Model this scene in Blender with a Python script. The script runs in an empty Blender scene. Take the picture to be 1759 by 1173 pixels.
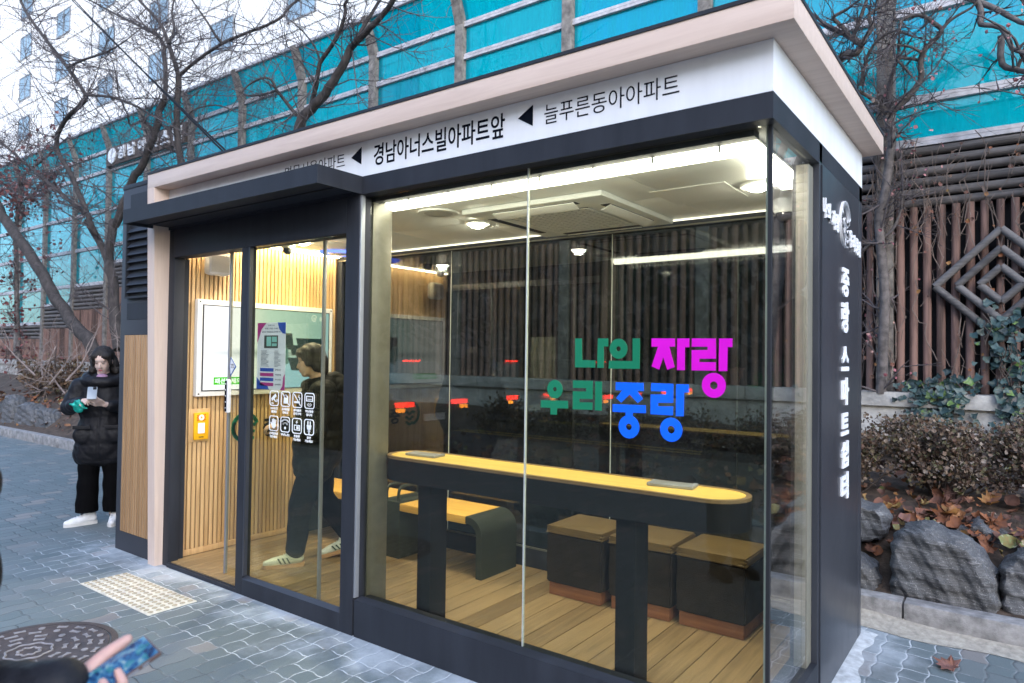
import bpy, bmesh, math, random
import numpy as np
from mathutils import Vector, Matrix, Euler
R = math.radians
random.seed(7)
SC = bpy.context.scene
COL = SC.collection

# ------------------------------------------------------------------ camera, sky, sun, exposure
cam = bpy.data.cameras.new('camera')
cam.sensor_width = 36.0
cam.lens = 36.0 * 1190.97 / 1759.0
cam.clip_start = 0.05
cam.clip_end = 2000
cam.dof.use_dof = True
cam.dof.focus_distance = 4.6
cam.dof.aperture_fstop = 3.2
cob = bpy.data.objects.new('camera', cam); COL.objects.link(cob)
YAW, PITCH, ROLL = 2.2029, 0.0204, 0.0133
CAM = Vector((4.5626, -2.6589, 1.5924))
_d = Vector((math.cos(PITCH)*math.cos(YAW), math.cos(PITCH)*math.sin(YAW), math.sin(PITCH)))
_r = Vector((math.sin(YAW), -math.cos(YAW), 0)); _u = _r.cross(_d)
CR = _r*math.cos(ROLL) + _u*math.sin(ROLL); CU = _u*math.cos(ROLL) - _r*math.sin(ROLL); CD = _d
m = Matrix((CR, CU, -CD)).transposed().to_4x4(); m.translation = CAM
cob.matrix_world = m
SC.camera = cob

SUN_EL, SUN_AZ = 28.0, 312.0          # azimuth of the sun, degrees counter-clockwise from +X
world = bpy.data.worlds.new('World'); SC.world = world; world.use_nodes = True
nt = world.node_tree
bg = nt.nodes['Background']
sky = nt.nodes.new('ShaderNodeTexSky'); sky.sky_type = 'NISHITA'; sky.sun_disc = False
sky.sun_elevation = R(SUN_EL); sky.sun_rotation = R(90 - SUN_AZ)
sky.air_density = 1.0; sky.dust_density = 1.2; sky.ozone_density = 3.2
nt.links.new(sky.outputs[0], bg.inputs[0]); bg.inputs[1].default_value = 0.15
sl = bpy.data.lights.new('sun', 'SUN'); sl.energy = 0.5; sl.angle = R(110); sl.color = (1, .97, .94)
so = bpy.data.objects.new('sun', sl); COL.objects.link(so)
_sd = Vector((math.cos(R(SUN_EL))*math.cos(R(SUN_AZ)), math.cos(R(SUN_EL))*math.sin(R(SUN_AZ)), math.sin(R(SUN_EL))))
so.rotation_euler = _sd.to_track_quat('Z', 'Y').to_euler(); so.location = (0, -6, 14)
SC.view_settings.view_transform = 'Standard'; SC.view_settings.look = 'None'
SC.view_settings.exposure = 2.02; SC.view_settings.gamma = 1; SC.view_settings.use_curve_mapping = False
SC.render.engine = 'CYCLES'
SC.cycles.transparent_max_bounces = 32; SC.cycles.max_bounces = 10; SC.cycles.diffuse_bounces = 4
SC.cycles.use_denoising = True
SC.cycles.sample_clamp_indirect = 6

# ------------------------------------------------------------------ materials
def new_mat(name):
    m = bpy.data.materials.new(name); m.use_nodes = True
    return m, m.node_tree, m.node_tree.nodes['Principled BSDF']

def N(nt, typ, **kw):
    n = nt.nodes.new(typ)
    for k, v in kw.items():
        if k.startswith('i_'):
            key = k[2:]; key = int(key) if key.isdigit() else key
            n.inputs[key].default_value = v
        else: setattr(n, k, v)
    return n
def L(nt, a, b): nt.links.new(a, b)
def MATH(nt, op, a, b=None, c=None):
    n = nt.nodes.new('ShaderNodeMath'); n.operation = op
    for i, v in enumerate((a, b, c)):
        if v is None: continue
        if isinstance(v, (int, float)): n.inputs[i].default_value = v
        else: nt.links.new(v, n.inputs[i])
    return n.outputs[0]
def MIXC(nt, fac, a, b):
    n = nt.nodes.new('ShaderNodeMix'); n.data_type = 'RGBA'
    for i, v in ((0, fac), (6, a), (7, b)):
        if isinstance(v, (int, float)): n.inputs[i].default_value = v
        elif isinstance(v, tuple): n.inputs[i].default_value = (*v[:3], 1)
        else: nt.links.new(v, n.inputs[i])
    return n.outputs[2]
def RAMP(nt, fac, stops):
    n = nt.nodes.new('ShaderNodeValToRGB'); e = n.color_ramp.elements
    while len(e) < len(stops): e.new(0.5)
    for el, (p, c) in zip(e, stops):
        el.position = p; el.color = (*c, 1) if len(c) == 3 else c
    nt.links.new(fac, n.inputs[0]); return n.outputs[0]

def mat(name, col, rough=.5, metal=0, var=.12, scale=6, bump=0, bscale=60, stretch=(1, 1, 1), spec=.5, coat=0):
    m, t, p = new_mat(name)
    tc = N(t, 'ShaderNodeTexCoord'); mp = N(t, 'ShaderNodeMapping'); mp.inputs['Scale'].default_value = stretch
    L(t, tc.outputs['Object'], mp.inputs[0])
    nz = N(t, 'ShaderNodeTexNoise', i_Scale=scale, i_Detail=6.0, i_Roughness=.6); L(t, mp.outputs[0], nz.inputs['Vector'])
    lo = tuple(max(0, c*(1-var*1.6)) for c in col); hi = tuple(min(1, c*(1+var*1.2)) for c in col)
    L(t, RAMP(t, nz.outputs[0], [(.3, lo), (.7, hi)]), p.inputs['Base Color'])
    rr = MATH(t, 'MULTIPLY_ADD', nz.outputs[0], .22, rough-.11); L(t, rr, p.inputs['Roughness'])
    p.inputs['Metallic'].default_value = metal; p.inputs['Specular IOR Level'].default_value = spec
    if coat: p.inputs['Coat Weight'].default_value = coat
    if bump:
        nb = N(t, 'ShaderNodeTexNoise', i_Scale=bscale, i_Detail=5.0); L(t, mp.outputs[0], nb.inputs['Vector'])
        b = N(t, 'ShaderNodeBump', i_Strength=bump, i_Distance=.01); L(t, nb.outputs[0], b.inputs['Height']); L(t, b.outputs[0], p.inputs['Normal'])
    return m
def wood(name, c0, c1, axis=2, rough=.5, ring=14):
    m, t, p = new_mat(name)
    tc = N(t, 'ShaderNodeTexCoord'); mp = N(t, 'ShaderNodeMapping')
    s = [22.0]*3; s[axis] = 1.3; mp.inputs['Scale'].default_value = s
    L(t, tc.outputs['Object'], mp.inputs[0])
    nz = N(t, 'ShaderNodeTexNoise', i_Scale=1.2, i_Detail=8.0, i_Roughness=.65, i_Distortion=.6); L(t, mp.outputs[0], nz.inputs['Vector'])
    geo = N(t, 'ShaderNodeNewGeometry')
    f = MATH(t, 'ADD', nz.outputs[0], MATH(t, 'MULTIPLY_ADD', geo.outputs['Random Per Island'], .3, -.15))
    L(t, RAMP(t, f, [(.3, c0), (.62, c1)]), p.inputs['Base Color'])
    p.inputs['Roughness'].default_value = rough
    b = N(t, 'ShaderNodeBump', i_Strength=.15, i_Distance=.004); L(t, nz.outputs[0], b.inputs['Height']); L(t, b.outputs[0], p.inputs['Normal'])
    return m
def emit(name, col, strength):
    m = bpy.data.materials.new(name); m.use_nodes = True; t = m.node_tree
    t.nodes.remove(t.nodes['Principled BSDF'])
    e = N(t, 'ShaderNodeEmission', i_Strength=strength); e.inputs[0].default_value = (*col, 1)
    nz = N(t, 'ShaderNodeTexNoise', i_Scale=30.0); tc = N(t, 'ShaderNodeTexCoord'); L(t, tc.outputs['Object'], nz.inputs['Vector'])
    L(t, MATH(t, 'MULTIPLY_ADD', nz.outputs[0], strength*.1, strength*.95), e.inputs[1])
    L(t, e.outputs[0], t.nodes['Material Output'].inputs[0])
    return m
def glass(name, tint, base=.045, power=5.0, dirt=0.02, gloss=(1, 1, 1), rough=0.0, trans=None):
    """clear pane: straight-through tinted light, Schlick reflections, a trace of dust"""
    m = bpy.data.materials.new(name); m.use_nodes = True; t = m.node_tree
    t.nodes.remove(t.nodes['Principled BSDF'])
    tr = N(t, 'ShaderNodeBsdfTransparent'); tr.inputs[0].default_value = (*tint, 1)
    gl = N(t, 'ShaderNodeBsdfGlossy'); gl.inputs['Color'].default_value = (*gloss, 1); gl.inputs['Roughness'].default_value = rough
    lw = N(t, 'ShaderNodeLayerWeight', i_Blend=.5)
    f = MATH(t, 'MULTIPLY_ADD', MATH(t, 'POWER', lw.outputs['Facing'], power), 1-base, base)
    mx = N(t, 'ShaderNodeMixShader'); L(t, f, mx.inputs[0]); L(t, tr.outputs[0], mx.inputs[1]); L(t, gl.outputs[0], mx.inputs[2])
    out = mx.outputs[0]
    if trans:
        tl = N(t, 'ShaderNodeBsdfTranslucent'); tl.inputs[0].default_value = (*trans[0], 1)
        df = N(t, 'ShaderNodeBsdfDiffuse'); df.inputs[0].default_value = (*trans[0], 1)
        m1 = N(t, 'ShaderNodeMixShader', i_0=.35); L(t, tl.outputs[0], m1.inputs[1]); L(t, df.outputs[0], m1.inputs[2])
        tc = N(t, 'ShaderNodeTexCoord'); mp = N(t, 'ShaderNodeMapping'); mp.inputs['Scale'].default_value = (6, 1, .4); L(t, tc.outputs['Object'], mp.inputs[0])
        nz = N(t, 'ShaderNodeTexNoise', i_Scale=1.5, i_Detail=4.0); L(t, mp.outputs[0], nz.inputs['Vector'])
        m2 = N(t, 'ShaderNodeMixShader'); L(t, MATH(t, 'MULTIPLY', nz.outputs[0], trans[1]*2), m2.inputs[0])
        L(t, tr.outputs[0], m2.inputs[1]); L(t, m1.outputs[0], m2.inputs[2]); L(t, m2.outputs[0], mx.inputs[1])
    if dirt:
        df = N(t, 'ShaderNodeBsdfDiffuse'); df.inputs[0].default_value = (.55, .55, .52, 1)
        tc = N(t, 'ShaderNodeTexCoord'); mp = N(t, 'ShaderNodeMapping'); mp.inputs['Scale'].default_value = (5, 5, .6); L(t, tc.outputs['Object'], mp.inputs[0])
        nz = N(t, 'ShaderNodeTexNoise', i_Scale=2.0, i_Detail=8.0, i_Roughness=.7); L(t, mp.outputs[0], nz.inputs['Vector'])
        n2 = N(t, 'ShaderNodeTexVoronoi', i_Scale=40.0); L(t, tc.outputs['Object'], n2.inputs['Vector'])
        k = MATH(t, 'MULTIPLY', MATH(t, 'POWER', nz.outputs[0], 3.0), dirt*4)
        k = MATH(t, 'ADD', k, MATH(t, 'MULTIPLY', MATH(t, 'LESS_THAN', n2.outputs['Distance'], .06), dirt*1.5))
        m3 = N(t, 'ShaderNodeMixShader'); L(t, k, m3.inputs[0]); L(t, out, m3.inputs[1]); L(t, df.outputs[0], m3.inputs[2]); out = m3.outputs[0]
    L(t, out, t.nodes['Material Output'].inputs[0])
    return m
def island_mat(name, stops, rough=.7, trans=0):
    m, t, p = new_mat(name)
    g = N(t, 'ShaderNodeNewGeometry')
    tc = N(t, 'ShaderNodeTexCoord'); nz = N(t, 'ShaderNodeTexNoise', i_Scale=25.0, i_Detail=4.0); L(t, tc.outputs['Object'], nz.inputs['Vector'])
    f = MATH(t, 'ADD', g.outputs['Random Per Island'], MATH(t, 'MULTIPLY_ADD', nz.outputs[0], .3, -.15))
    L(t, RAMP(t, f, stops), p.inputs['Base Color']); p.inputs['Roughness'].default_value = rough
    p.inputs['Subsurface Weight'].default_value = 0
    return m
# ------------------------------------------------------------------ mesh helpers
class MB:
    def __init__(s): s.v = []; s.f = []; s.m = []
    def add(s, v, f, mi=0):
        o = len(s.v); s.v.extend([tuple(q) for q in v]); s.f.extend([tuple(i+o for i in g) for g in f]); s.m.extend([mi]*len(f)); return s
    def box(s, x0, x1, y0, y1, z0, z1, b=0.0, mi=0, M=None):
        if x1 < x0: x0, x1 = x1, x0
        if y1 < y0: y0, y1 = y1, y0
        if z1 < z0: z0, z1 = z1, z0
        if b <= 0:
            v = [(x, y, z) for x in (x0, x1) for y in (y0, y1) for z in (z0, z1)]
            f = [(0,1,3,2), (4,6,7,5), (0,4,5,1), (2,3,7,6), (0,2,6,4), (1,5,7,3)]
        else:
            bm = bmesh.new(); bmesh.ops.create_cube(bm, size=1)
            for w in bm.verts: w.co = Vector(((x0+x1)/2+w.co.x*(x1-x0), (y0+y1)/2+w.co.y*(y1-y0), (z0+z1)/2+w.co.z*(z1-z0)))
            b = min(b, .45*min(x1-x0, y1-y0, z1-z0))
            bmesh.ops.bevel(bm, geom=bm.edges[:], offset=b, segments=2, affect='EDGES', profile=.6)
            bm.verts.index_update(); v = [w.co.copy() for w in bm.verts]; f = [[w.index for w in g.verts] for g in bm.faces]; bm.free()
        if M is not None: v = [M @ Vector(q) for q in v]
        return s.add(v, f, mi)
    def tube(s, pts, rs, n=8, cap=True, mi=0):
        P = [Vector(p) for p in pts]
        if not hasattr(rs, '__len__'): rs = [rs]*len(P)
        T = []
        for i in range(len(P)):
            t = P[min(i+1, len(P)-1)]-P[max(i-1, 0)]
            T.append(t.normalized() if t.length > 1e-9 else Vector((0, 0, 1)))
        a = Vector((0, 0, 1)) if abs(T[0].z) < .9 else Vector((1, 0, 0))
        u = (a - T[0]*a.dot(T[0])).normalized(); v = []; f = []
        for i, p in enumerate(P):
            u = u - T[i]*u.dot(T[i])
            if u.length < 1e-6: u = T[i].orthogonal()
            u.normalize(); w = T[i].cross(u)
            for k in range(n):
                an = 2*math.pi*k/n; v.append(p + (u*math.cos(an)+w*math.sin(an))*rs[i])
        for i in range(len(P)-1):
            for k in range(n): f.append((i*n+k, i*n+(k+1) % n, (i+1)*n+(k+1) % n, (i+1)*n+k))
        if cap: f.append(tuple(range(n-1, -1, -1))); f.append(tuple((len(P)-1)*n+k for k in range(n)))
        return s.add(v, f, mi)
    def prism(s, poly, ax, a, b, mi=0, M=None):
        """poly in the two other axes (cyclic order x,y,z), extruded along axis ax from a to b"""
        def P(q, h):
            if ax == 0: return (h, q[0], q[1])
            if ax == 1: return (q[0], h, q[1])
            return (q[0], q[1], h)
        n = len(poly); v = [P(q, a) for q in poly]+[P(q, b) for q in poly]
        if M is not None: v = [M @ Vector(q) for q in v]
        f = [tuple(range(n-1, -1, -1)), tuple(range(n, 2*n))]+[(k, (k+1) % n, n+(k+1) % n, n+k) for k in range(n)]
        return s.add(v, f, mi)
    def ring(s, cx, cz, r0x, r0z, r1x, r1z, y0, y1, n=40, mi=0):
        v = []; f = []
        for k in range(n):
            a = 2*math.pi*k/n; c, d = math.cos(a), math.sin(a)
            v += [(cx+r0x*c, y0, cz+r0z*d), (cx+r1x*c, y0, cz+r1z*d), (cx+r0x*c, y1, cz+r0z*d), (cx+r1x*c, y1, cz+r1z*d)]
        for k in range(n):
            i = 4*k; j = 4*((k+1) % n)
            f += [(i, j, j+1, i+1), (i+2, i+3, j+3, j+2), (i, i+2, j+2, j), (i+1, j+1, j+3, i+3)]
        return s.add(v, f, mi)
    def lathe(s, prof, c=(0, 0, 0), n=24, mi=0, M=None, cap=True):
        v = []; f = []
        for r, z in prof:
            for k in range(n):
                a = 2*math.pi*k/n; v.append((c[0]+r*math.cos(a), c[1]+r*math.sin(a), c[2]+z))
        for i in range(len(prof)-1):
            for k in range(n): f.append((i*n+k, i*n+(k+1) % n, (i+1)*n+(k+1) % n, (i+1)*n+k))
        if cap: f.append(tuple(range(n-1, -1, -1))); f.append(tuple((len(prof)-1)*n+k for k in range(n)))
        if M is not None: v = [M @ Vector(q) for q in v]
        return s.add(v, f, mi)
    def ell(s, c, r, rot=None, nu=16, nv=10, mi=0):
        v = []; f = []
        rm = Euler(rot).to_matrix() if rot is not None else Matrix.Identity(3)
        for j in range(nv+1):
            th = math.pi*j/nv
            for k in range(nu):
                a = 2*math.pi*k/nu
                q = Vector((r[0]*math.sin(th)*math.cos(a), r[1]*math.sin(th)*math.sin(a), r[2]*math.cos(th)))
                v.append(rm @ q + Vector(c))
        for j in range(nv):
            for k in range(nu): f.append((j*nu+k, (j+1)*nu+k, (j+1)*nu+(k+1) % nu, j*nu+(k+1) % nu))
        return s.add(v, f, mi)
    def caps(s, p0, r0, p1, r1, n=14):
        p0 = Vector(p0); p1 = Vector(p1); d = p1-p0; l = d.length; d = d/l if l > 1e-9 else Vector((0, 0, 1))
        pts = []; rs = []
        for k in range(5):
            a = math.pi/2*k/4; pts.append(p0-d*r0*math.cos(a)); rs.append(max(r0*math.sin(a), .0006))
        for k in range(5):
            a = math.pi/2*k/4; pts.append(p1+d*r1*math.sin(a)); rs.append(max(r1*math.cos(a), .0006))
        return s.tube(pts, rs, n)
    def obj(s, name, mats, parent=None, smooth=None):
        me = bpy.data.meshes.new(name); me.from_pydata(s.v, [], s.f); me.validate()
        mats = mats if isinstance(mats, (list, tuple)) else [mats]
        for q in mats: me.materials.append(q)
        if len(mats) > 1 and len(me.polygons) == len(s.m): me.polygons.foreach_set('material_index', s.m)
        return link(name, me, parent, smooth)
def link(name, me, parent=None, smooth=None):
    if smooth is not None:
        me.shade_smooth()
        if smooth < 180: me.set_sharp_from_angle(angle=R(smooth))
    me.update()
    o = bpy.data.objects.new(name, me); COL.objects.link(o)
    if parent is not None:
        o.parent = parent
        root = parent
        M = Matrix.Identity(4)
        while root is not None:
            M = (root.matrix_parent_inverse @ root.matrix_basis if root.parent else root.matrix_basis) @ M
            root = root.parent
        o.matrix_parent_inverse = M.inverted()
    return o
def tag(o, label=None, cat=None, group=None, kind=None):
    if label: o['label'] = label
    if cat: o['category'] = cat
    if group: o['group'] = group
    if kind: o['kind'] = kind
    return o
def thing(name, label, cat, loc=(0, 0, 0), rotz=0, group=None):
    o = bpy.data.objects.new(name, None); COL.objects.link(o); o.empty_display_size = .2
    o.matrix_basis = Matrix.Translation(loc) @ Matrix.Rotation(rotz, 4, 'Z')
    return tag(o, label, cat, group)
def local(o, parent):            # mesh already modelled in the parent's own coordinates
    o.parent = parent; o.matrix_parent_inverse = Matrix.Identity(4); return o
def dup(root, loc, rotz=0, label=None):
    r = root.copy(); COL.objects.link(r); r.matrix_basis = Matrix.Translation(loc) @ Matrix.Rotation(rotz, 4, 'Z')
    if label: r['label'] = label
    for ch in [o for o in COL.objects if o.parent == root]:
        c = ch.copy(); COL.objects.link(c); c.parent = r
        for g in [o for o in COL.objects if o.parent == ch]:
            d = g.copy(); COL.objects.link(d); d.parent = c
    return r
_dg = None
def blob(mb, voxel, smooth=3, post=None):
    me = bpy.data.meshes.new('tmp'); me.from_pydata(mb.v, [], mb.f)
    o = bpy.data.objects.new('tmp', me); COL.objects.link(o)
    r = o.modifiers.new('r', 'REMESH'); r.mode = 'VOXEL'; r.voxel_size = voxel
    if smooth: q = o.modifiers.new('s', 'SMOOTH'); q.iterations = smooth; q.factor = .5
    ev = o.evaluated_get(bpy.context.evaluated_depsgraph_get())
    out = bpy.data.meshes.new_from_object(ev)
    bpy.data.objects.remove(o); bpy.data.meshes.remove(me)
    if post:
        n = len(out.vertices); co = np.empty(n*3); no = np.empty(n*3)
        out.vertices.foreach_get('co', co); out.vertices.foreach_get('normal', no)
        co = post(co.reshape(-1, 3), no.reshape(-1, 3)); out.vertices.foreach_set('co', co.ravel()); out.update()
    return out
def blob_obj(name, mb, voxel, material, parent=None, smooth=3, post=None):
    me = blob(mb, voxel, smooth, post); me.materials.clear(); me.materials.append(material)
    return link(name, me, parent, 180)
_txt = {}
def text_geo(body, bold=0.0, extrude=.0):
    cu = bpy.data.curves.new('txt', 'FONT'); cu.body = body; cu.offset = bold; cu.extrude = extrude; cu.size = 1; cu.resolution_u = 4
    o = bpy.data.objects.new('txt', cu); COL.objects.link(o)
    me = bpy.data.meshes.new_from_object(o.evaluated_get(bpy.context.evaluated_depsgraph_get()))
    v = [tuple(q.co) for q in me.vertices]; f = [tuple(p.vertices) for p in me.polygons]
    bpy.data.objects.remove(o); bpy.data.curves.remove(cu); bpy.data.meshes.remove(me)
    return v, f
def text(mb, body, org, ex, ey, w=None, h=None, bold=0.0, depth=.001, mi=0):
    """lay lettering in the plane (ex right, ey up) with its lower left corner at org, fitted to w x h"""
    v, f = text_geo(body, bold, .5)
    A = np.array(v); x0, x1 = A[:, 0].min(), A[:, 0].max(); y0, y1 = A[:, 1].min(), A[:, 1].max()
    if w is None: sx = sy = h/(y1-y0)
    elif h is None: sx = sy = w/(x1-x0)
    else: sx = w/(x1-x0); sy = h/(y1-y0)
    ex = Vector(ex); ey = Vector(ey); ez = ex.cross(ey); org = Vector(org)
    mb.add([org + ex*((q[0]-x0)*sx) + ey*((q[1]-y0)*sy) + ez*(q[2]+.5)*depth for q in v], f, mi)
    return (x1-x0)*sx
# ------------------------------------------------------------------ setting: ground
def paver_mat():
    m, t, p = new_mat('interlocking pavers')
    tc = N(t, 'ShaderNodeTexCoord'); sp = N(t, 'ShaderNodeSeparateXYZ'); L(t, tc.outputs['Object'], sp.inputs[0])
    X, Y = sp.outputs[0], sp.outputs[1]
    wob = N(t, 'ShaderNodeTexNoise', i_Scale=3.0, i_Detail=3.0); L(t, tc.outputs['Object'], wob.inputs['Vector'])
    wx = MATH(t, 'MULTIPLY', MATH(t, 'SINE', MATH(t, 'MULTIPLY_ADD', Y, 2*math.pi/.17, .6)), .06)
    u = MATH(t, 'ADD', MATH(t, 'MULTIPLY', X, 1/.1195), wx)
    u = MATH(t, 'ADD', u, MATH(t, 'MULTIPLY_ADD', wob.outputs[0], .16, 40.0-.08))
    fu = MATH(t, 'FRACT', u); col = MATH(t, 'FLOOR', u)
    zig = MATH(t, 'MULTIPLY', MATH(t, 'SMOOTH_MIN', MATH(t, 'PINGPONG', MATH(t, 'ADD', fu, .25), .5), .42, .02), -.085)
    v = MATH(t, 'ADD', MATH(t, 'MULTIPLY_ADD', Y, 1/.335, 40.62), zig)
    v = MATH(t, 'ADD', v, MATH(t, 'MULTIPLY_ADD', wob.outputs[0], .03, -.015))
    fv = MATH(t, 'FRACT', v); row = MATH(t, 'FLOOR', v)
    par = MATH(t, 'FLOORED_MODULO', MATH(t, 'FLOOR', MATH(t, 'MULTIPLY', MATH(t, 'ADD', col, row), .5)), 2.0)
    cut = MATH(t, 'MULTIPLY_ADD', par, .3, .35)
    up = MATH(t, 'GREATER_THAN', fv, cut)
    du = MATH(t, 'MULTIPLY', MATH(t, 'MINIMUM', fu, MATH(t, 'SUBTRACT', 1.0, fu)), .1195)
    dv = MATH(t, 'MINIMUM', MATH(t, 'MINIMUM', fv, MATH(t, 'SUBTRACT', 1.0, fv)), MATH(t, 'ABSOLUTE', MATH(t, 'SUBTRACT', fv, cut)))
    d = MATH(t, 'MINIMUM', du, MATH(t, 'MULTIPLY', dv, .335))
    rag = N(t, 'ShaderNodeTexNoise', i_Scale=60.0, i_Detail=4.0); L(t, tc.outputs['Object'], rag.inputs['Vector'])
    d = MATH(t, 'MAXIMUM', MATH(t, 'ADD', d, MATH(t, 'MULTIPLY_ADD', rag.outputs[0], .006, -.003)), 0.0)
    cid = N(t, 'ShaderNodeCombineXYZ'); L(t, col, cid.inputs[0]); L(t, row, cid.inputs[1]); L(t, up, cid.inputs[2])
    wn = N(t, 'ShaderNodeTexWhiteNoise', noise_dimensions='3D'); L(t, cid.outputs[0], wn.inputs['Vector'])
    base = RAMP(t, wn.outputs['Value'], [(0, (.078, .122, .136)), (.3, (.13, .172, .185)), (.55, (.10, .142, .158)), (.9, (.165, .192, .203)), (.93, (.24, .215, .205)), (1, (.28, .255, .24))])
    fine = N(t, 'ShaderNodeTexNoise', i_Scale=90.0, i_Detail=6.0, i_Roughness=.75); L(t, tc.outputs['Object'], fine.inputs['Vector'])
    big = N(t, 'ShaderNodeTexNoise', i_Scale=1.1, i_Detail=4.0); L(t, tc.outputs['Object'], big.inputs['Vector'])
    grit = N(t, 'ShaderNodeTexNoise', i_Scale=420.0, i_Detail=2.0); L(t, tc.outputs['Object'], grit.inputs['Vector'])
    base = MIXC(t, MATH(t, 'MULTIPLY', fine.outputs[0], .45), base, (.17, .18, .175))
    base = MIXC(t, MATH(t, 'MULTIPLY', MATH(t, 'GREATER_THAN', grit.outputs[0], .62), .5), base, (.05, .055, .055))
    base = MIXC(t, MATH(t, 'MULTIPLY', MATH(t, 'LESS_THAN', grit.outputs[0], .37), .4), base, (.30, .30, .29))
    base = MIXC(t, MATH(t, 'MULTIPLY_ADD', big.outputs[0], .9, -.25), base, (.10, .11, .105))
    # white mortar bloom in the joints and on the stones round the newly set shelter
    dx = MATH(t, 'MAXIMUM', MATH(t, 'SUBTRACT', MATH(t, 'ABSOLUTE', MATH(t, 'SUBTRACT', X, 1.25)), 2.55), 0.0)
    dy = MATH(t, 'MAXIMUM', MATH(t, 'SUBTRACT', -0.02, Y), 0.0)
    dist = MATH(t, 'SQRT', MATH(t, 'ADD', MATH(t, 'MULTIPLY', dx, dx), MATH(t, 'MULTIPLY', dy, dy)))
    nb = N(t, 'ShaderNodeTexNoise', i_Scale=2.6, i_Detail=6.0, i_Roughness=.65); L(t, tc.outputs['Object'], nb.inputs['Vector'])
    dj = MATH(t, 'ADD', dist, MATH(t, 'MULTIPLY_ADD', nb.outputs[0], 1.5, -.75))
    near = N(t, 'ShaderNodeMapRange', interpolation_type='SMOOTHSTEP'); near.inputs[1].default_value = 1.05; near.inputs[2].default_value = .25; near.inputs[3].default_value = 0; near.inputs[4].default_value = 1; L(t, dj, near.inputs[0])
    veryn = N(t, 'ShaderNodeMapRange', interpolation_type='SMOOTHSTEP'); veryn.inputs[1].default_value = .42; veryn.inputs[2].default_value = -.25; veryn.inputs[3].default_value = 0; veryn.inputs[4].default_value = 1; L(t, dj, veryn.inputs[0])
    jw = N(t, 'ShaderNodeMapRange', interpolation_type='SMOOTHSTEP'); jw.inputs[1].default_value = .0050; jw.inputs[2].default_value = .0016; jw.inputs[3].default_value = 0; jw.inputs[4].default_value = 1; L(t, d, jw.inputs[0])
    bk = N(t, 'ShaderNodeTexNoise', i_Scale=7.0, i_Detail=5.0, i_Roughness=.7); L(t, tc.outputs['Object'], bk.inputs['Vector'])
    bm_ = N(t, 'ShaderNodeMapRange'); bm_.inputs[1].default_value = .36; bm_.inputs[2].default_value = .56; bm_.inputs[3].default_value = .12; bm_.inputs[4].default_value = 1; L(t, bk.outputs[0], bm_.inputs[0])
    jc = MIXC(t, MATH(t, 'MULTIPLY', near.outputs[0], bm_.outputs[0]), (.02, .023, .025), (.70, .73, .75))
    c = MIXC(t, MATH(t, 'MULTIPLY', jw.outputs[0], .78), base, jc)
    film = MATH(t, 'MULTIPLY', MATH(t, 'MULTIPLY', veryn.outputs[0], MATH(t, 'POWER', fine.outputs[0], .35)), 1.0)
    c = MIXC(t, film, c, (.50, .54, .58))
    L(t, c, p.inputs['Base Color'])
    L(t, MATH(t, 'MULTIPLY_ADD', fine.outputs[0], .3, .5), p.inputs['Roughness'])
    hj = N(t, 'ShaderNodeMapRange', interpolation_type='SMOOTHSTEP'); hj.inputs[1].default_value = 0; hj.inputs[2].default_value = .012; hj.inputs[3].default_value = 0; hj.inputs[4].default_value = 1; L(t, d, hj.inputs[0])
    h = MATH(t, 'ADD', hj.outputs[0], MATH(t, 'MULTIPLY', fine.outputs[0], .35))
    h = MATH(t, 'ADD', h, MATH(t, 'MULTIPLY', wn.outputs['Value'], .35))
    b = N(t, 'ShaderNodeBump', i_Strength=.55, i_Distance=.004); L(t, h, b.inputs['Height']); L(t, b.outputs[0], p.inputs['Normal'])
    return m
M_ASPHALT = mat('asphalt', (.05, .05, .052), .85, var=.25, scale=3, bump=.4, bscale=160)
M_KERB = mat('granite kerb', (.27, .26, .255), .75, var=.3, scale=14, bump=.4, bscale=120)
M_SAND = mat('sand', (.36, .33, .28), .95, var=.2, scale=30, bump=.5, bscale=200)
M_SOIL = mat('soil and litter', (.075, .052, .038), .95, var=.45, scale=12, bump=1, bscale=40)

def structure(name, mb, m, smooth=None):
    return tag(mb.obj(name, m, None, smooth), kind='structure')
structure('ground', MB().box(-300, 300, -300, 300, -.5, -.2), mat('earth', (.09, .085, .075), .95, scale=.4))
structure('road', MB().box(-120, 60, -14.5, -4.75, -.3, -.13), M_ASPHALT)
structure('pavement', MB().box(-60, 14, -4.6, 2.1, -.25, 0), paver_mat())
structure('road_line', MB().box(-120, 60, -9.62, -9.5, -.13, -.126).box(-120, 60, -9.3, -9.18, -.13, -.126), mat('yellow road paint', (.55, .38, .05), .7))
k = MB(); x = -40.0
while x < 12: k.box(x, x+.992, 2.1, 2.24, -.1, .148, .012); x += 1.0
structure('kerb', k, M_KERB, 40)
k = MB(); x = -60.0
while x < 14: k.box(x, x+.99, -4.75, -4.6, -.3, .005, .012); x += 1.0
structure('street_kerb', k, M_KERB, 40)

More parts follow.
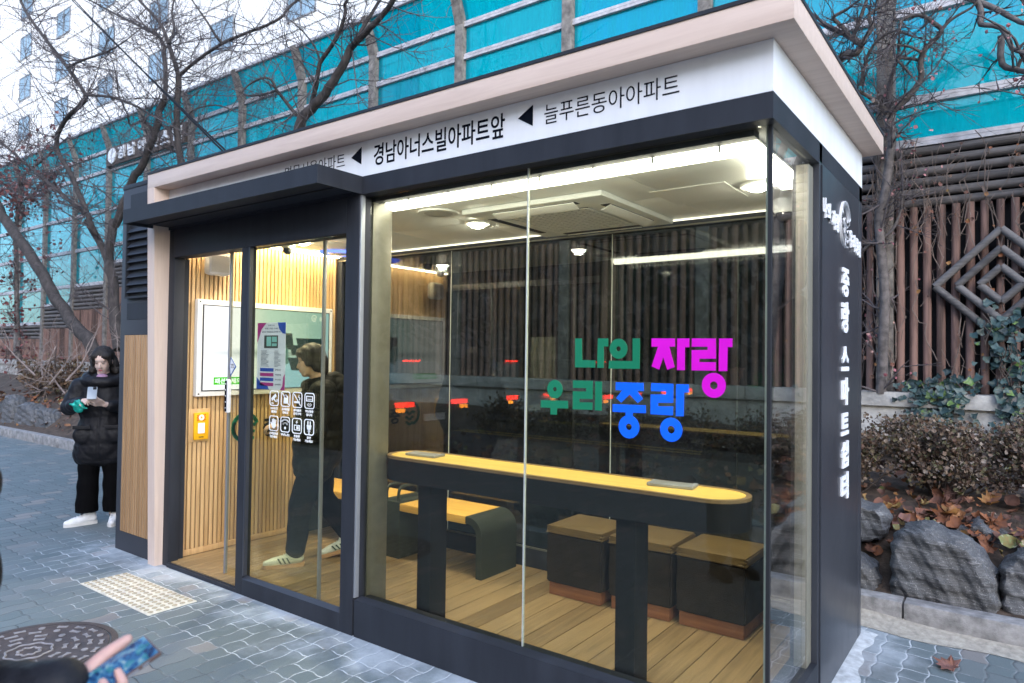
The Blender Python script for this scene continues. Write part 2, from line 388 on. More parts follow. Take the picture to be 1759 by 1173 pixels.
def vnoise(x, y):
    return (math.sin(x*1.7+y*2.3)+math.sin(x*3.9-y*3.1+1.3)*.5+math.sin(x*8.3+y*7.1+.4)*.25+math.sin(-x*15.1+y*17.7)*.12)/1.87
def slope_z(x, y):
    pts = [(2.2, .10), (2.45, .16), (2.75, .40), (3.1, .52), (3.6, .60), (4.5, .70), (5.6, .84), (9, .9)]
    for (a, za), (b, zb) in zip(pts, pts[1:]):
        if y <= b: z = za+(zb-za)*max(0, (y-a))/(b-a); break
    return z + .035*vnoise(x, y)*min(1, max(0, (y-2.2)/.3))
sl_ = MB(); nx, ny = 240, 28
vv = []; ff = []
for j in range(ny+1):
    yy = 2.24+(9-2.24)*(j/ny)**1.5
    for i in range(nx+1):
        xx = -40+52*i/nx; vv.append((xx, yy, slope_z(xx, yy)))
for j in range(ny):
    for i in range(nx): a = j*(nx+1)+i; ff.append((a, a+1, a+nx+2, a+nx+1))
structure('planting_slope', sl_.add(vv, ff), M_SOIL, 180)
# blown sand along the kerb and mortar at the foot of the shelter
s = MB(); vv = []; ff = []; n = 140
for i in range(n+1):
    xx = 3.4+6*i/n; w = .12+.05*math.sin(xx*3.1)+.03*math.sin(xx*9.3+1)+(.08*math.exp(-((xx-3.75)/.35)**2))
    hgt = .03+.035*math.exp(-((xx-3.75)/.3)**2)
    vv += [(xx, 2.105-w, .003), (xx, 2.105-w*.5, .003+hgt*.4), (xx, 2.105, .004+hgt)]
for i in range(n): ff += [(3*i, 3*i+3, 3*i+4, 3*i+1), (3*i+1, 3*i+4, 3*i+5, 3*i+2)]
structure('sand', s.add(vv, ff), M_SAND, 180)
s = MB(); vv = []; ff = []; n = 60
for i in range(n+1):
    yy = -.02+1.9*i/n; w = .085+.02*math.sin(yy*7)+.012*math.sin(yy*23)
    vv += [(3.812, yy, .012), (3.812+w*.7, yy, .008), (3.812+w, yy, .002)]
for i in range(n): ff += [(3*i, 3*i+1, 3*i+4, 3*i+3), (3*i+1, 3*i+2, 3*i+5, 3*i+4)]
structure('mortar_strip', s.add(vv, ff), mat('mortar', (.5, .52, .53), .9, var=.2, scale=25, bump=.5, bscale=150), 180)

# ------------------------------------------------------------------ rocks along the foot of the slope
def rock_mat():
    m, t, p = new_mat('slate boulder')
    tc = N(t, 'ShaderNodeTexCoord'); mp = N(t, 'ShaderNodeMapping'); mp.inputs['Scale'].default_value = (1.2, 1.2, 9); mp.inputs['Rotation'].default_value = (.1, .22, 0)
    L(t, tc.outputs['Object'], mp.inputs[0])
    nz = N(t, 'ShaderNodeTexNoise', i_Scale=4.0, i_Detail=9.0, i_Roughness=.68, i_Distortion=.5); L(t, mp.outputs[0], nz.inputs['Vector'])
    n2 = N(t, 'ShaderNodeTexNoise', i_Scale=2.2, i_Detail=5.0); L(t, tc.outputs['Object'], n2.inputs['Vector'])
    n3 = N(t, 'ShaderNodeTexNoise', i_Scale=120.0, i_Detail=3.0); L(t, tc.outputs['Object'], n3.inputs['Vector'])
    c = RAMP(t, nz.outputs[0], [(.3, (.055, .057, .062)), (.46, (.095, .098, .105)), (.52, (.07, .072, .078)), (.6, (.125, .128, .135)), (.66, (.20, .20, .205)), (.72, (.5, .5, .5))])
    g = N(t, 'ShaderNodeNewGeometry')
    c = MIXC(t, MATH(t, 'MULTIPLY_ADD', n2.outputs[0], 1.6, -.75), c, (.11, .10, .09))
    c = MIXC(t, MATH(t, 'MULTIPLY', MATH(t, 'GREATER_THAN', n3.outputs[0], .63), .5), c, (.35, .35, .35))
    L(t, c, p.inputs['Base Color']); p.inputs['Roughness'].default_value = .62
    b = N(t, 'ShaderNodeBump', i_Strength=.9, i_Distance=.02); L(t, MATH(t, 'ADD', nz.outputs[0], MATH(t, 'MULTIPLY', n3.outputs[0], .2)), b.inputs['Height']); L(t, b.outputs[0], p.inputs['Normal'])
    return m
M_ROCK = rock_mat()
def rock(prof, y0, y1, label, seed, group='boulders along the foot of the planted bank'):
    """prof: front outline in (x, z); the stone bulges between y0 and y1"""
    rn = random.Random(seed)
    cx = sum(p[0] for p in prof)/len(prof); z0 = min(p[1] for p in prof); cz = sum(p[1] for p in prof)/len(prof)
    mb = MB(); n = len(prof)
    lay = [(y0, .86), (y0+.05, .97), (y0+(y1-y0)*.4, 1.02), (y0+(y1-y0)*.8, .9), (y1, .62)]
    v = []; f = []
    for yy, s in lay:
        for q in prof: v.append((cx+(q[0]-cx)*s+rn.uniform(-.006, .006), yy+rn.uniform(-.012, .012), cz+(q[1]-cz)*s+rn.uniform(-.006, .006)))
    for j in range(len(lay)-1):
        for i in range(n): f.append((j*n+i, j*n+(i+1) % n, (j+1)*n+(i+1) % n, (j+1)*n+i))
    f.append(tuple(range(n-1, -1, -1))); f.append(tuple((len(lay)-1)*n+i for i in range(n)))
    mb.add(v, f)
    def post(co, no):
        x, y, z = co[:, 0], co[:, 1], co[:, 2]
        q = z*30-x*8+1.5*np.sin(x*9+seed); h = .010*np.sin(x*31+z*11+seed)+.006*np.sin(z*57+x*13+y*20)+.004*np.sin(x*110+y*90+z*60)+.007*(np.abs((q/3.0) % 2-1)-.5)+.0025*np.sign(np.sin(q*1.7+x*12))
        return co+no*h[:, None]
    me = blob(mb, .011, 1, post)
    me.materials.clear(); me.materials.append(M_ROCK)
    o = link('boulder', me, None, 35)
    return tag(o, label, 'boulder', group)
rock([(3.88, .08), (3.905, .42), (3.965, .55), (4.12, .57), (4.25, .52), (4.38, .43), (4.465, .33), (4.47, .08)], 2.28, 2.75, 'large grey slate boulder with a slanting shoulder behind the kerb', 1)
rock([(3.42, .36), (3.43, .56), (3.6, .62), (3.8, .6), (3.85, .53), (3.82, .37)], 2.55, 2.9, 'rounded grey boulder high beside the shelter side panel', 2)
rock([(3.4, .06), (3.42, .27), (3.62, .31), (3.82, .26), (3.86, .08)], 2.32, 2.62, 'low grey boulder on the kerb beside the shelter side panel', 3)
rock([(4.47, .06), (4.47, .36), (4.53, .47), (4.72, .5), (4.9, .38), (4.92, .06)], 2.36, 2.75, 'pale lined boulder at the right end of the kerb', 4)
rock([(4.18, .36), (4.2, .5), (4.35, .54), (4.55, .47), (4.55, .36)], 2.78, 3.1, 'flat dark boulder half buried in leaves above the largest one', 5)
rn = random.Random(3)
def auto_rock(x, w, h, seed, label, y=2.32):
    z0 = .08; pts = [(x-w/2, z0), (x-w/2*.95, z0+h*.55), (x-w/2*.5, z0+h*.95), (x+w*.1, z0+h), (x+w/2*.7, z0+h*.8), (x+w/2, z0+h*.4), (x+w/2*.98, z0)]
    return rock(pts, y, y+.35, label, seed)
for i, (x, w, h) in enumerate([(-.1, .7, .36), (.62, .62, .42), (1.35, .75, .4), (2.1, .6, .46), (2.8, .66, .38)]):
    auto_rock(x, w, h, 20+i, ['squat boulder seen through the glass at the slatted wall end', 'boulder seen through the glass behind the bench middle', 'greenish boulder seen through the glass behind the bench end', 'upright boulder seen through the glass behind the first stool', 'boulder seen through the glass behind the middle stool'][i])
for i, (x, w, h) in enumerate([(-12.6, .9, .42), (-11.4, .55, .62), (-10.55, .9, .5), (-9.75, .6, .45)]):
    auto_rock(x, w, h, 40+i, ['dim boulder at the far left end of the kerb', 'pointed pale boulder left of the woman', 'pale angular boulder beside the woman in the black coat', 'boulder partly hidden behind the woman in the black coat'][i], 2.45)

# ------------------------------------------------------------------ leaves, shrubs, ivy
def leaf_poly(kind):
    if kind == 'lance': return [(0, 0), (.32, .22), (.5, .5), (.3, .8), (0, 1), (-.3, .8), (-.5, .5), (-.32, .22)]
    if kind == 'maple': return [(0, 0), (.1, .18), (.5, .1), (.38, .32), (.62, .5), (.34, .55), (.3, .78), (.12, .7), (0, 1), (-.12, .7), (-.3, .78), (-.34, .55), (-.62, .5), (-.38, .32), (-.5, .1), (-.1, .18)]
    return [(0, 0), (.28, -.02), (.55, .3), (.3, .5), (0, 1), (-.3, .5), (-.55, .3), (-.28, -.02)]
def add_leaf(mb, c, size, nrm, kind='lance', curl=.25, rn=random):
    n = Vector(nrm).normalized(); a = n.orthogonal().normalized(); a.rotate(Matrix.Rotation(rn.uniform(0, 6.283), 3, n)); b = n.cross(a)
    P = leaf_poly(kind); v = [Vector(c)+a*(p[0]*size)+b*((p[1]-.5)*size)+n*(size*curl*(p[0]**2*2+(p[1]-.5)**2*1.2+.15*math.sin(p[0]*9+p[1]*5))) for p in P]
    k = len(P); ctr = Vector(c)
    if size < .06:
        v.append(ctr+n*(size*curl*.05)); mb.add(v, [(i, (i+1) % k, k) for i in range(k)]); return
    ph = rn.uniform(0, 6); w = rn.uniform(.2, .6)
    g = lambda px, py, s: ctr+a*(px*s*size)+b*((.15+(py-.15)*s-.5)*size)+n*(size*curl*((px*s)**2*2.2*w+((py-.5)*s)**2*1.4+.10*math.sin(px*s*11+py*s*8+ph)))
    v = [g(p[0], p[1], 1) for p in P]+[g(p[0], p[1], .66) for p in P]+[g(p[0], p[1], .33) for p in P]+[g(0, .15, 0)]
    f = []
    for i in range(k):
        j = (i+1) % k; f += [(i, j, k+j, k+i), (k+i, k+j, 2*k+j, 2*k+i), (2*k+i, 2*k+j, 3*k)]
    mb.add(v, f)
M_HEDGE = island_mat('dry hedge leaves', [(0, (.025, .017, .012)), (.25, (.10, .05, .03)), (.5, (.055, .055, .02)), (.7, (.125, .078, .052)), (.88, (.18, .135, .10)), (1, (.28, .24, .21))], .75)
M_TWIG = mat('dry twigs', (.085, .065, .055), .8, var=.3, scale=20)
def shrub(x, y, w, h, n, label, seed, parentname='shrub', lm=None, group='low hedge shrubs on the planted bank', size=.026):
    rn = random.Random(seed); z0 = slope_z(x, y)-.03
    t = thing(parentname, label, 'shrub', (x, y, z0), 0, group)
    st = MB(); lv = MB(); tips = []
    for k in range(46):
        a = rn.uniform(0, 6.283); r = rn.uniform(.2, 1)*w/2; top = Vector((x+r*math.cos(a), y+r*math.sin(a)*.75, z0+h*(1-.45*(r/(w/2))**2)*rn.uniform(.75, 1.1)))
        b = Vector((x+rn.uniform(-.06, .06), y+rn.uniform(-.06, .06), z0-.05)); mid = b.lerp(top, .5)+Vector((rn.uniform(-.05, .05), rn.uniform(-.05, .05), .05))
        st.tube([b, mid, top], [.007, .005, .002], 4, False)
        for q in range(3):
            s0 = b.lerp(top, rn.uniform(.4, .9)); e = s0+Vector((rn.uniform(-.14, .14), rn.uniform(-.14, .14), rn.uniform(0, .14))); st.tube([s0, e], [.003, .0012], 3, False); tips.append((s0, e))
        tips.append((mid, top))
    for k in range(n):
        a, b = rn.choice(tips); c = a.lerp(b, rn.uniform(.2, 1.05))+Vector((rn.gauss(0, .035), rn.gauss(0, .035), rn.gauss(0, .03)))
        add_leaf(lv, c, rn.uniform(.6, 1.4)*size, (rn.gauss(0, 1), rn.gauss(-.3, 1), rn.gauss(.6, .8)), 'lance', .3, rn)
    st.obj('stems', M_TWIG, t); lv.obj('foliage', lm or M_HEDGE, t)
    return t
SH = [(3.45, 3.35, .95, .55, 'reddish brown hedge shrub just beyond the shelter corner'), (4.12, 3.4, 1.0, .58, 'dense brown hedge shrub in the middle beyond the boulders'), (4.8, 3.35, 1.0, .58, 'dark grey brown hedge shrub at the right edge'),
      (2.75, 3.75, .95, .5, 'hedge shrub seen through the glass above the last stool'), (2.05, 3.7, .95, .52, 'hedge shrub seen through the glass behind the slogan'), (1.3, 3.75, .95, .5, 'hedge shrub seen through the glass above the bench end'),
      (.55, 3.7, .95, .52, 'hedge shrub seen through the glass above the bench'), (-.2, 3.7, .95, .5, 'hedge shrub seen through the glass behind the slatted wall end'), (3.8, 4.6, 1.0, .45, 'low hedge shrub under the concrete wall by the shelter'), (4.6, 4.6, 1.0, .45, 'low hedge shrub under the concrete wall below the ivy')]
for i, (x, y, w, h, lab) in enumerate(SH): shrub(x, y, w, h, 3600 if x > 3 else 1700, lab, 60+i)
M_DRY = island_mat('withered leaves', [(0, (.06, .035, .025)), (.4, (.13, .08, .05)), (.7, (.19, .12, .07)), (1, (.1, .09, .05))], .8)
for i, (x, y, w, h, lab) in enumerate([(-12.9, 3.6, 1.7, .9, 'withered brown bush at the far left of the bank'), (-11.2, 3.5, 1.6, .85, 'withered brown bush with bare sticks left of the woman'), (-9.7, 3.6, 1.5, .9, 'withered brown bush behind the woman in black')]):
    shrub(x, y, w, h, 1100, lab, 90+i, 'shrub', M_DRY, 'withered bushes on the bank', .055)
M_IVY = island_mat('ivy leaves', [(0, (.010, .022, .022)), (.35, (.02, .045, .042)), (.65, (.032, .068, .066)), (.9, (.05, .09, .08)), (.95, (.11, .19, .04)), (1, (.09, .14, .04))], .45)
def ivy(centres, n, label, seed):
    rn = random.Random(seed); mb = MB(); st = MB()
    t = thing('ivy', label, 'climbing plant', (centres[0][0], 5.4, .9), 0, 'ivy hanging over the concrete wall')
    for k in range(n):
        cx, cz, sx, sz = rn.choice(centres); x = rn.gauss(cx, sx); z = rn.gauss(cz, sz); y = 5.43-abs(rn.gauss(0, .035)) if z < 1.32 else 5.52-abs(rn.gauss(0, .05))
        add_leaf(mb, (x, y, z), rn.uniform(.05, .11), (rn.gauss(0, .35), -1, rn.gauss(.45, .3)), 'ivy', .2, rn)
    for k in range(10):
        cx, cz, sx, sz = rn.choice(centres); p = [(cx+rn.gauss(0, sx), 5.43, cz-sz*1.6)]
        for q in range(5): p.append((p[-1][0]+rn.uniform(-.06, .06), 5.43, p[-1][2]+sz*.6))
        st.tube(p, .004, 4, False)
    st.obj('stems', M_TWIG, t); mb.obj('foliage', M_IVY, t)
ivy([(3.98, 1.2, .1, .12), (3.85, 1.02, .12, .1), (4.08, 1.32, .1, .06), (3.78, 1.28, .1, .08)], 210, 'dark ivy clump spilling over the concrete wall beside the shelter', 5)
ivy([(4.55, 1.3, .13, .12), (4.7, 1.12, .12, .14), (4.5, 1.58, .12, .13), (4.42, 1.92, .08, .1), (4.62, 1.05, .1, .1)], 230, 'ivy climbing the timber logs below the diamond trellis', 6)
M_FALL = island_mat('fallen leaves', [(0, (.07, .035, .025)), (.25, (.13, .055, .035)), (.45, (.22, .075, .022)), (.62, (.15, .07, .06)), (.8, (.26, .12, .035)), (.95, (.17, .13, .04)), (.98, (.13, .16, .05)), (1, (.33, .27, .2))], .7)
mb = MB(); rn = random.Random(12)
for k in range(2200):
    x = rn.uniform(-1, 5.6) if k < 1700 else rn.uniform(-15, -8); y = rn.choice((rn.gauss(2.88, .14), rn.gauss(2.85, .25), rn.uniform(2.5, 4.9)))
    if y < 2.3: continue
    add_leaf(mb, (x, y, slope_z(x, y)+rn.uniform(.015, .09)), rn.choice((rn.uniform(.03, .06), rn.uniform(.04, .08), rn.uniform(.08, .14))), (rn.gauss(0, .5), rn.gauss(-.5, .5), 1), rn.choice(('maple', 'lance', 'ivy')), rn.uniform(.3, 1.1), rn)
tag(mb.obj('fallen_leaves', M_FALL, None, 180), kind='stuff')
mb = MB(); add_leaf(mb, (4.25, 1.62, .02), .13, (.1, -.2, 1), 'maple', .35, rn)
tag(mb.obj('fallen_leaf', M_FALL), 'single curled brown leaf lying on the pavers right of the shelter', 'leaf')

# ------------------------------------------------------------------ concrete wall
M_CONC = mat('weathered concrete', (.36, .35, .33), .85, var=.3, scale=5, bump=.5, bscale=50)
cw = thing('concrete_wall', 'low pale concrete wall under the timber noise barrier', 'wall', (3, 5.6, .8))
b1 = MB(); x = -34.0
while x < 10: b1.box(x, x+1.994, 5.46, 5.8, .5, 1.12, .01); x += 2
b1.obj('wall_body', M_CONC, cw, 40)
b2 = MB(); x = -34.0
while x < 10: b2.box(x, x+3.994, 5.41, 5.8, 1.122, 1.27, .012); x += 4
b2.obj('coping', M_CONC, cw, 40)

# ------------------------------------------------------------------ noise barrier
M_POST = mat('grey weathered post', (.20, .18, .16), .8, var=.35, scale=10, bump=.5, bscale=60)
M_RAIL = mat('pale painted rail', (.46, .45, .47), .6, var=.2, scale=9)
M_TEAL = glass('teal translucent sheet', (.03, .63, .67), .03, 5.0, .0, (1, 1, 1), .015, ((.006, .55, .61), .46))
M_LOG = wood('barn timber log', (.058, .036, .029), (.21, .125, .102), 2, .85)
M_LOGH = wood('weathered cross log', (.05, .045, .043), (.14, .125, .118), 0, .85)
M_DARK = mat('dark backing board', (.012, .011, .012), .9)
nbar = thing('noise_barrier', 'tall turquoise panel noise barrier above dark timber logs', 'noise barrier', (0, 5.66, 1.27))
YB = 5.66; PX = [3.41+2*k for k in range(3, -15, -1)]
KZ, TZ, TY = 6.82, 7.42, 5.44
def bay_bottom(x): return 3.87 if x > -14.7 else (3.36 if x > -16.7 else (2.87 if x > -18.7 else 2.36))
for px in PX:
    p = MB()
    p.box(px-.08, px+.08, YB-.09, YB+.10, 1.272, KZ, .008)
    p.prism([(YB-.09, KZ), (YB+.10, KZ), (TY+.12, TZ+.02), (TY-.07, TZ+.02)], 0, px-.08, px+.08)
    p.obj('post', M_POST, nbar, 40)
def railp(x0, x1, z):
    q = [(YB-.055, z-.043), (YB-.055, z-.004), (YB-.044, z-.003), (YB-.044, z+.003), (YB-.050, z+.004), (YB-.050, z+.043), (YB+.05, z+.043), (YB+.05, z-.043)]
    MB().prism(q, 0, x0, x1).obj('rail', M_RAIL, nbar)
for z in (4.32, 5.27, 6.30, 6.82): railp(PX[-1]+.05, PX[0]-.05, z)
MB().box(PX[-1]-.1, PX[0]+.1, TY-.05, TY+.06, TZ-.03, TZ+.03, .004).obj('top_rail', M_RAIL, nbar, 40)
for a in range(len(PX)-1):
    x1, x0 = PX[a]-.081, PX[a+1]+.081; zb_ = bay_bottom((x0+x1)/2)
    lv = [z for z in (2.87, 3.36, 3.87, 4.32, 5.27, 6.30, 6.82) if z >= zb_-.01]
    if zb_ < 2.5: lv = [zb_]+lv
    if 3.87 in lv and zb_ < 3.8: lv.remove(3.87)
    if zb_ < 2.5: lv.remove(2.87)
    if x0 > -14.7: lv = [z for z in lv]
    for zl, zh in zip(lv, lv[1:]): MB().box(x0+.012, x1-.012, YB-.008, YB+.008, zl+.046, zh-.046).obj('panel', M_TEAL, nbar)
    p = MB(); dy = TY-YB
    p.prism([(YB-.008, KZ+.05), (YB+.008, KZ+.05), (TY+.012, TZ-.03), (TY-.004, TZ-.03)], 0, x0+.012, x1-.012)
    p.obj('canted_panel', M_TEAL, nbar)
    for z in lv:
        if z < 4.3: railp(x0, x1, z)
    hz = min(.6, zb_-1.9); zc = zb_-.05
    p = MB(); q = zc
    while q > zb_-hz: p.tube([(x0+.01, YB-.02, q-.045), (x1-.01, YB-.02, q-.045+rn.uniform(-.006, .006))], [.047, .044], 10); q -= .108
    p.obj('cross_logs', M_LOGH, nbar, 40)
    p = MB(); xx = x0+.06
    while xx < x1-.03:
        r = rn.uniform(.034, .044); p.tube([(xx, YB-.03, 1.275), (xx+rn.uniform(-.006, .006), YB-.03, (1.275+q)/2), (xx+rn.uniform(-.006, .006), YB-.03, q+.02)], [r, r*rn.uniform(.95, 1.05), r*.95], 10); xx += .1225
    p.obj('log_cladding', M_LOG, nbar, 60)
    MB().box(x0, x1, YB+.06, YB+.09, 1.272, zb_-.05).obj('backing_board', M_DARK, nbar)
M_DIA = wood('grey round timber', (.06, .056, .056), (.14, .132, .13), 0, .8)
dcx, dcz = 4.42, 2.35
for cxx in (dcx,):
    p = MB()
    for rad in (.55, .36, .175):
        q = [Vector((cxx+rad*math.cos(a), YB-.12, dcz+rad*.98*math.sin(a))) for a in (0, math.pi/2, math.pi, 1.5*math.pi)]
        for i in range(4): p.tube([q[i], q[(i+1) % 4]], .036, 10)
    p.obj('diamond_trellis', M_DIA, nbar, 50)
# name board of the housing estate
sg = thing('estate_signboard', 'dark brown board with white raised apartment name letters', 'sign', (-12.6, 5.5, 6.3))
MB().box(-14.52, -10.66, 5.50, 5.58, 6.33, 6.80, .01).obj('board', wood('sign board timber', (.06, .045, .04), (.13, .10, .085), 0, .8), sg, 40)
M_WLET = mat('white letters', (.75, .76, .78), .5, var=.05)
p = MB(); p.lathe([(.001, 0), (.2, 0), (.2, .03), (.001, .03)], n=28, M=Matrix.Translation((-14.15, 5.499, 6.565)) @ Matrix.Rotation(R(90), 4, 'X')); p.obj('emblem_disc', M_WLET, sg, 40)
for i, ch in enumerate('경남아너스빌'):
    p = MB(); text(p, ch, (-13.82+i*.54, 5.499, 6.41), (1, 0, 0), (0, 0, 1), w=.36, h=.32, bold=.02, depth=.05); p.obj('letter', M_WLET, sg)
# dead creeper hanging over the logs at the right
vt = thing('dead_creeper', 'tangle of thin dead creeper stems over the timber logs', 'climbing plant', (4.4, 5.5, 1.3))
p = MB(); lf = MB()
for k in range(150):
    x = rn.uniform(2.6, 5.2); z = rn.choice((rn.uniform(3.2, 3.95), rn.uniform(1.3, 3.9))); pts = [(x, YB-.085-rn.uniform(0, .04), z)]
    for q in range(rn.randint(3, 9)):
        x += rn.uniform(-.07, .07); z += rn.uniform(-.2, .03); z = max(1.25, z); pts.append((x, YB-.085-rn.uniform(0, .05), z))
        if rn.random() < .14: add_leaf(lf, (x, YB-.12, z), rn.uniform(.02, .05), (rn.gauss(0, .5), -1, .2), 'lance', .5, rn)
    p.tube(pts, rn.uniform(.002, .005), 4, False)
for k in range(60):      # creeper on the right-hand post
    x = 3.41+rn.uniform(-.09, .09); z = rn.uniform(1.3, 5.6); pts = []
    for q in range(6): pts.append((x, YB-.1-rn.uniform(0, .02), z)); x = min(3.52, max(3.3, x+rn.uniform(-.06, .06))); z += rn.uniform(.02, .2)
    p.tube(pts, rn.uniform(.002, .006), 4, False)
p.obj('stems', mat('creeper stem', (.16, .12, .10), .8, var=.3), vt); lf.obj('withered_leaves', M_FALL, vt)
# ------------------------------------------------------------------ apartment block behind the barrier
def facade_block(name, label, x0, x1, y0, y1, z1, wall, zstart, storey, bay, ww, wh, face=-1, group=None, maxw=100):
    t = thing(name, label, 'building', ((x0+x1)/2, y0, 0), 0, group)
    wallmb = MB(); glassm = MB(); fr = MB()
    yf = y0 if face < 0 else y1; s = face
    wallmb.box(x0, x1, y0, y1, -.2, z1)
    wallmb.box(x0-.3, x1+.3, y0-.3, y1+.3, z1, z1+.6)
    z = zstart
    while z < z1:
        wallmb.box(x0, x1, yf+s*.06, yf, z-.55, z-.42); z += storey
    wallmb.obj('wall', wall, t)
    z = zstart; cnt = 0
    while z+wh < z1:
        xx = x0+bay*.5
        while xx+ww < x1:
            if cnt < maxw:
                w = MB().box(xx-.07, xx+ww+.07, yf+s*.05, yf+s*.002, z-.07, z).box(xx-.07, xx+ww+.07, yf+s*.05, yf+s*.002, z+wh, z+wh+.07).box(xx-.07, xx, yf+s*.05, yf+s*.002, z, z+wh).box(xx+ww, xx+ww+.07, yf+s*.05, yf+s*.002, z, z+wh).box(xx+ww*.5-.03, xx+ww*.5+.03, yf+s*.05, yf+s*.002, z, z+wh).obj('window', M_FRAME, t)
                MB().box(xx, xx+ww, yf+s*.02, yf+s*.004, z, z+wh).obj('pane', M_WIN, w); cnt += 1
            xx += bay
        z += storey
    return t
M_FRAME = mat('window frame', (.20, .21, .23), .6); M_WIN = mat('window glass', (.22, .32, .42), .5, var=.2, scale=.3, spec=.2)
M_FAC = mat('white painted facade', (.66, .67, .69), .8, var=.06, scale=.15)
M_FAC2 = mat('beige facade', (.72, .73, .74), .7, var=.08, scale=.3)
facade_block('apartment_building', 'white apartment block rising behind the turquoise barrier at left', -62, -12.5, 16, 26, 46, M_FAC, 10.5, 2.9, 6.2, 1.9, 1.5, maxw=56)
facade_block('apartment_building', 'lower pale building seen through the turquoise panels on the right', -12.4, 12, 13, 24, 7.3, M_FAC2, 4.2, 2.8, 4.2, 2.4, 1.5, maxw=12)
# ------------------------------------------------------------------ bare trees
M_BARK = mat('dark bark', (.05, .042, .04), .9, var=.4, scale=14, bump=.8, bscale=60, stretch=(1, 1, .35))
M_BARK2 = mat('grey bark', (.12, .105, .1), .9, var=.35, scale=14, bump=.6, bscale=60)
M_TWG = mat('twig bark', (.085, .072, .075), .9, var=.3, scale=8)
def twigs(mb, p0, d, length, r, level, rn, buds=None):
    n = 4 if level > 0 else 3; pts = [Vector(p0)]; rs = [r]; q = d.normalized()
    for i in range(n):
        q = (q+Vector((rn.gauss(0, .16), rn.gauss(0, .16), rn.gauss(.03, .14)))).normalized()
        pts.append(pts[-1]+q*(length/n)); rs.append(max(.0014, r*(1-.8*(i+1)/n)))
    mb.tube(pts, rs, 4 if r < .012 else 6, False)
    if buds is not None and level <= 0 and rn.random() < .5: buds.append(pts[-1])
    if level <= 0: return
    for k in range(rn.randint(3, 5)):
        i = rn.randint(1, n); b = pts[i-1].lerp(pts[i], rn.random()); t = (pts[i]-pts[i-1]).normalized()
        a = Vector((rn.gauss(0, 1), rn.gauss(0, 1), rn.gauss(.15, .8))).normalized()
        nd = (t*.75+a*.75).normalized()
        twigs(mb, b, nd, length*rn.uniform(.4, .75), max(.0022, r*.5), level-1, rn, buds)
def tree(label, limbs, seed, density, bark, length=.9, level=2, group='bare trees on the planted bank', buds=None, name='bare_tree'):
    rn = random.Random(seed); base = limbs[0][2][0]
    t = thing(name, label, 'tree', base, 0, group)
    tr = MB(); cr = MB(); bl = [] if buds else None
    for r0, r1, pts in limbs:
        P = [Vector(q) for q in pts]; S = []
        for i in range(len(P)-1):                      # soften the polyline
            a = P[max(i-1, 0)]; b = P[i]; c = P[i+1]; d = P[min(i+2, len(P)-1)]
            for s in (0, .33, .66):
                S.append(b*(2*s**3-3*s*s+1)+(c-a)*.5*(s**3-2*s*s+s)+c*(-2*s**3+3*s*s)+(d-b)*.5*(s**3-s*s))
        S.append(P[-1]); n = len(S)
        S = [q+Vector((rn.gauss(0, r1*.15), rn.gauss(0, r1*.15), 0)) for q in S]
        rs = [r0+(r1-r0)*i/(n-1) for i in range(n)]
        tr.tube(S, rs, 10 if r0 > .04 else 7)
        tot = sum((S[i+1]-S[i]).length for i in range(n-1))
        for k in range(int(tot*density*(.5 if r0 > .07 else 1.0))+2):
            i = rn.randint(int(n*.25) if r0 > .07 else 0, n-2); b = S[i].lerp(S[i+1], rn.random()); tt = (S[i+1]-S[i]).normalized()
            a = Vector((rn.gauss(0, 1), rn.gauss(0, 1), rn.gauss(.1, .8))).normalized()
            l = length*rn.uniform(.35, 1.1)*min(1.2, .5+r0*9)
            twigs(cr, b, (tt*.5+a).normalized(), l, min(rs[i]*.40, .012), level, rn, bl)
        if r1 < .05: twigs(cr, S[-1], S[-1]-S[-2], length, r1*.9, level, rn, bl)
    tr.obj('trunk', bark, t, 60); cr.obj('crown', M_TWG, t)
    if bl:
        lv = MB()
        for q in bl[:int(buds[1])]: add_leaf(lv, q, rn.uniform(.03, .06)*buds[2], (rn.gauss(0, 1), rn.gauss(0, 1), rn.gauss(0, 1)), 'lance', .4, rn)
        lv.obj('leaves', buds[0], t)
    return t
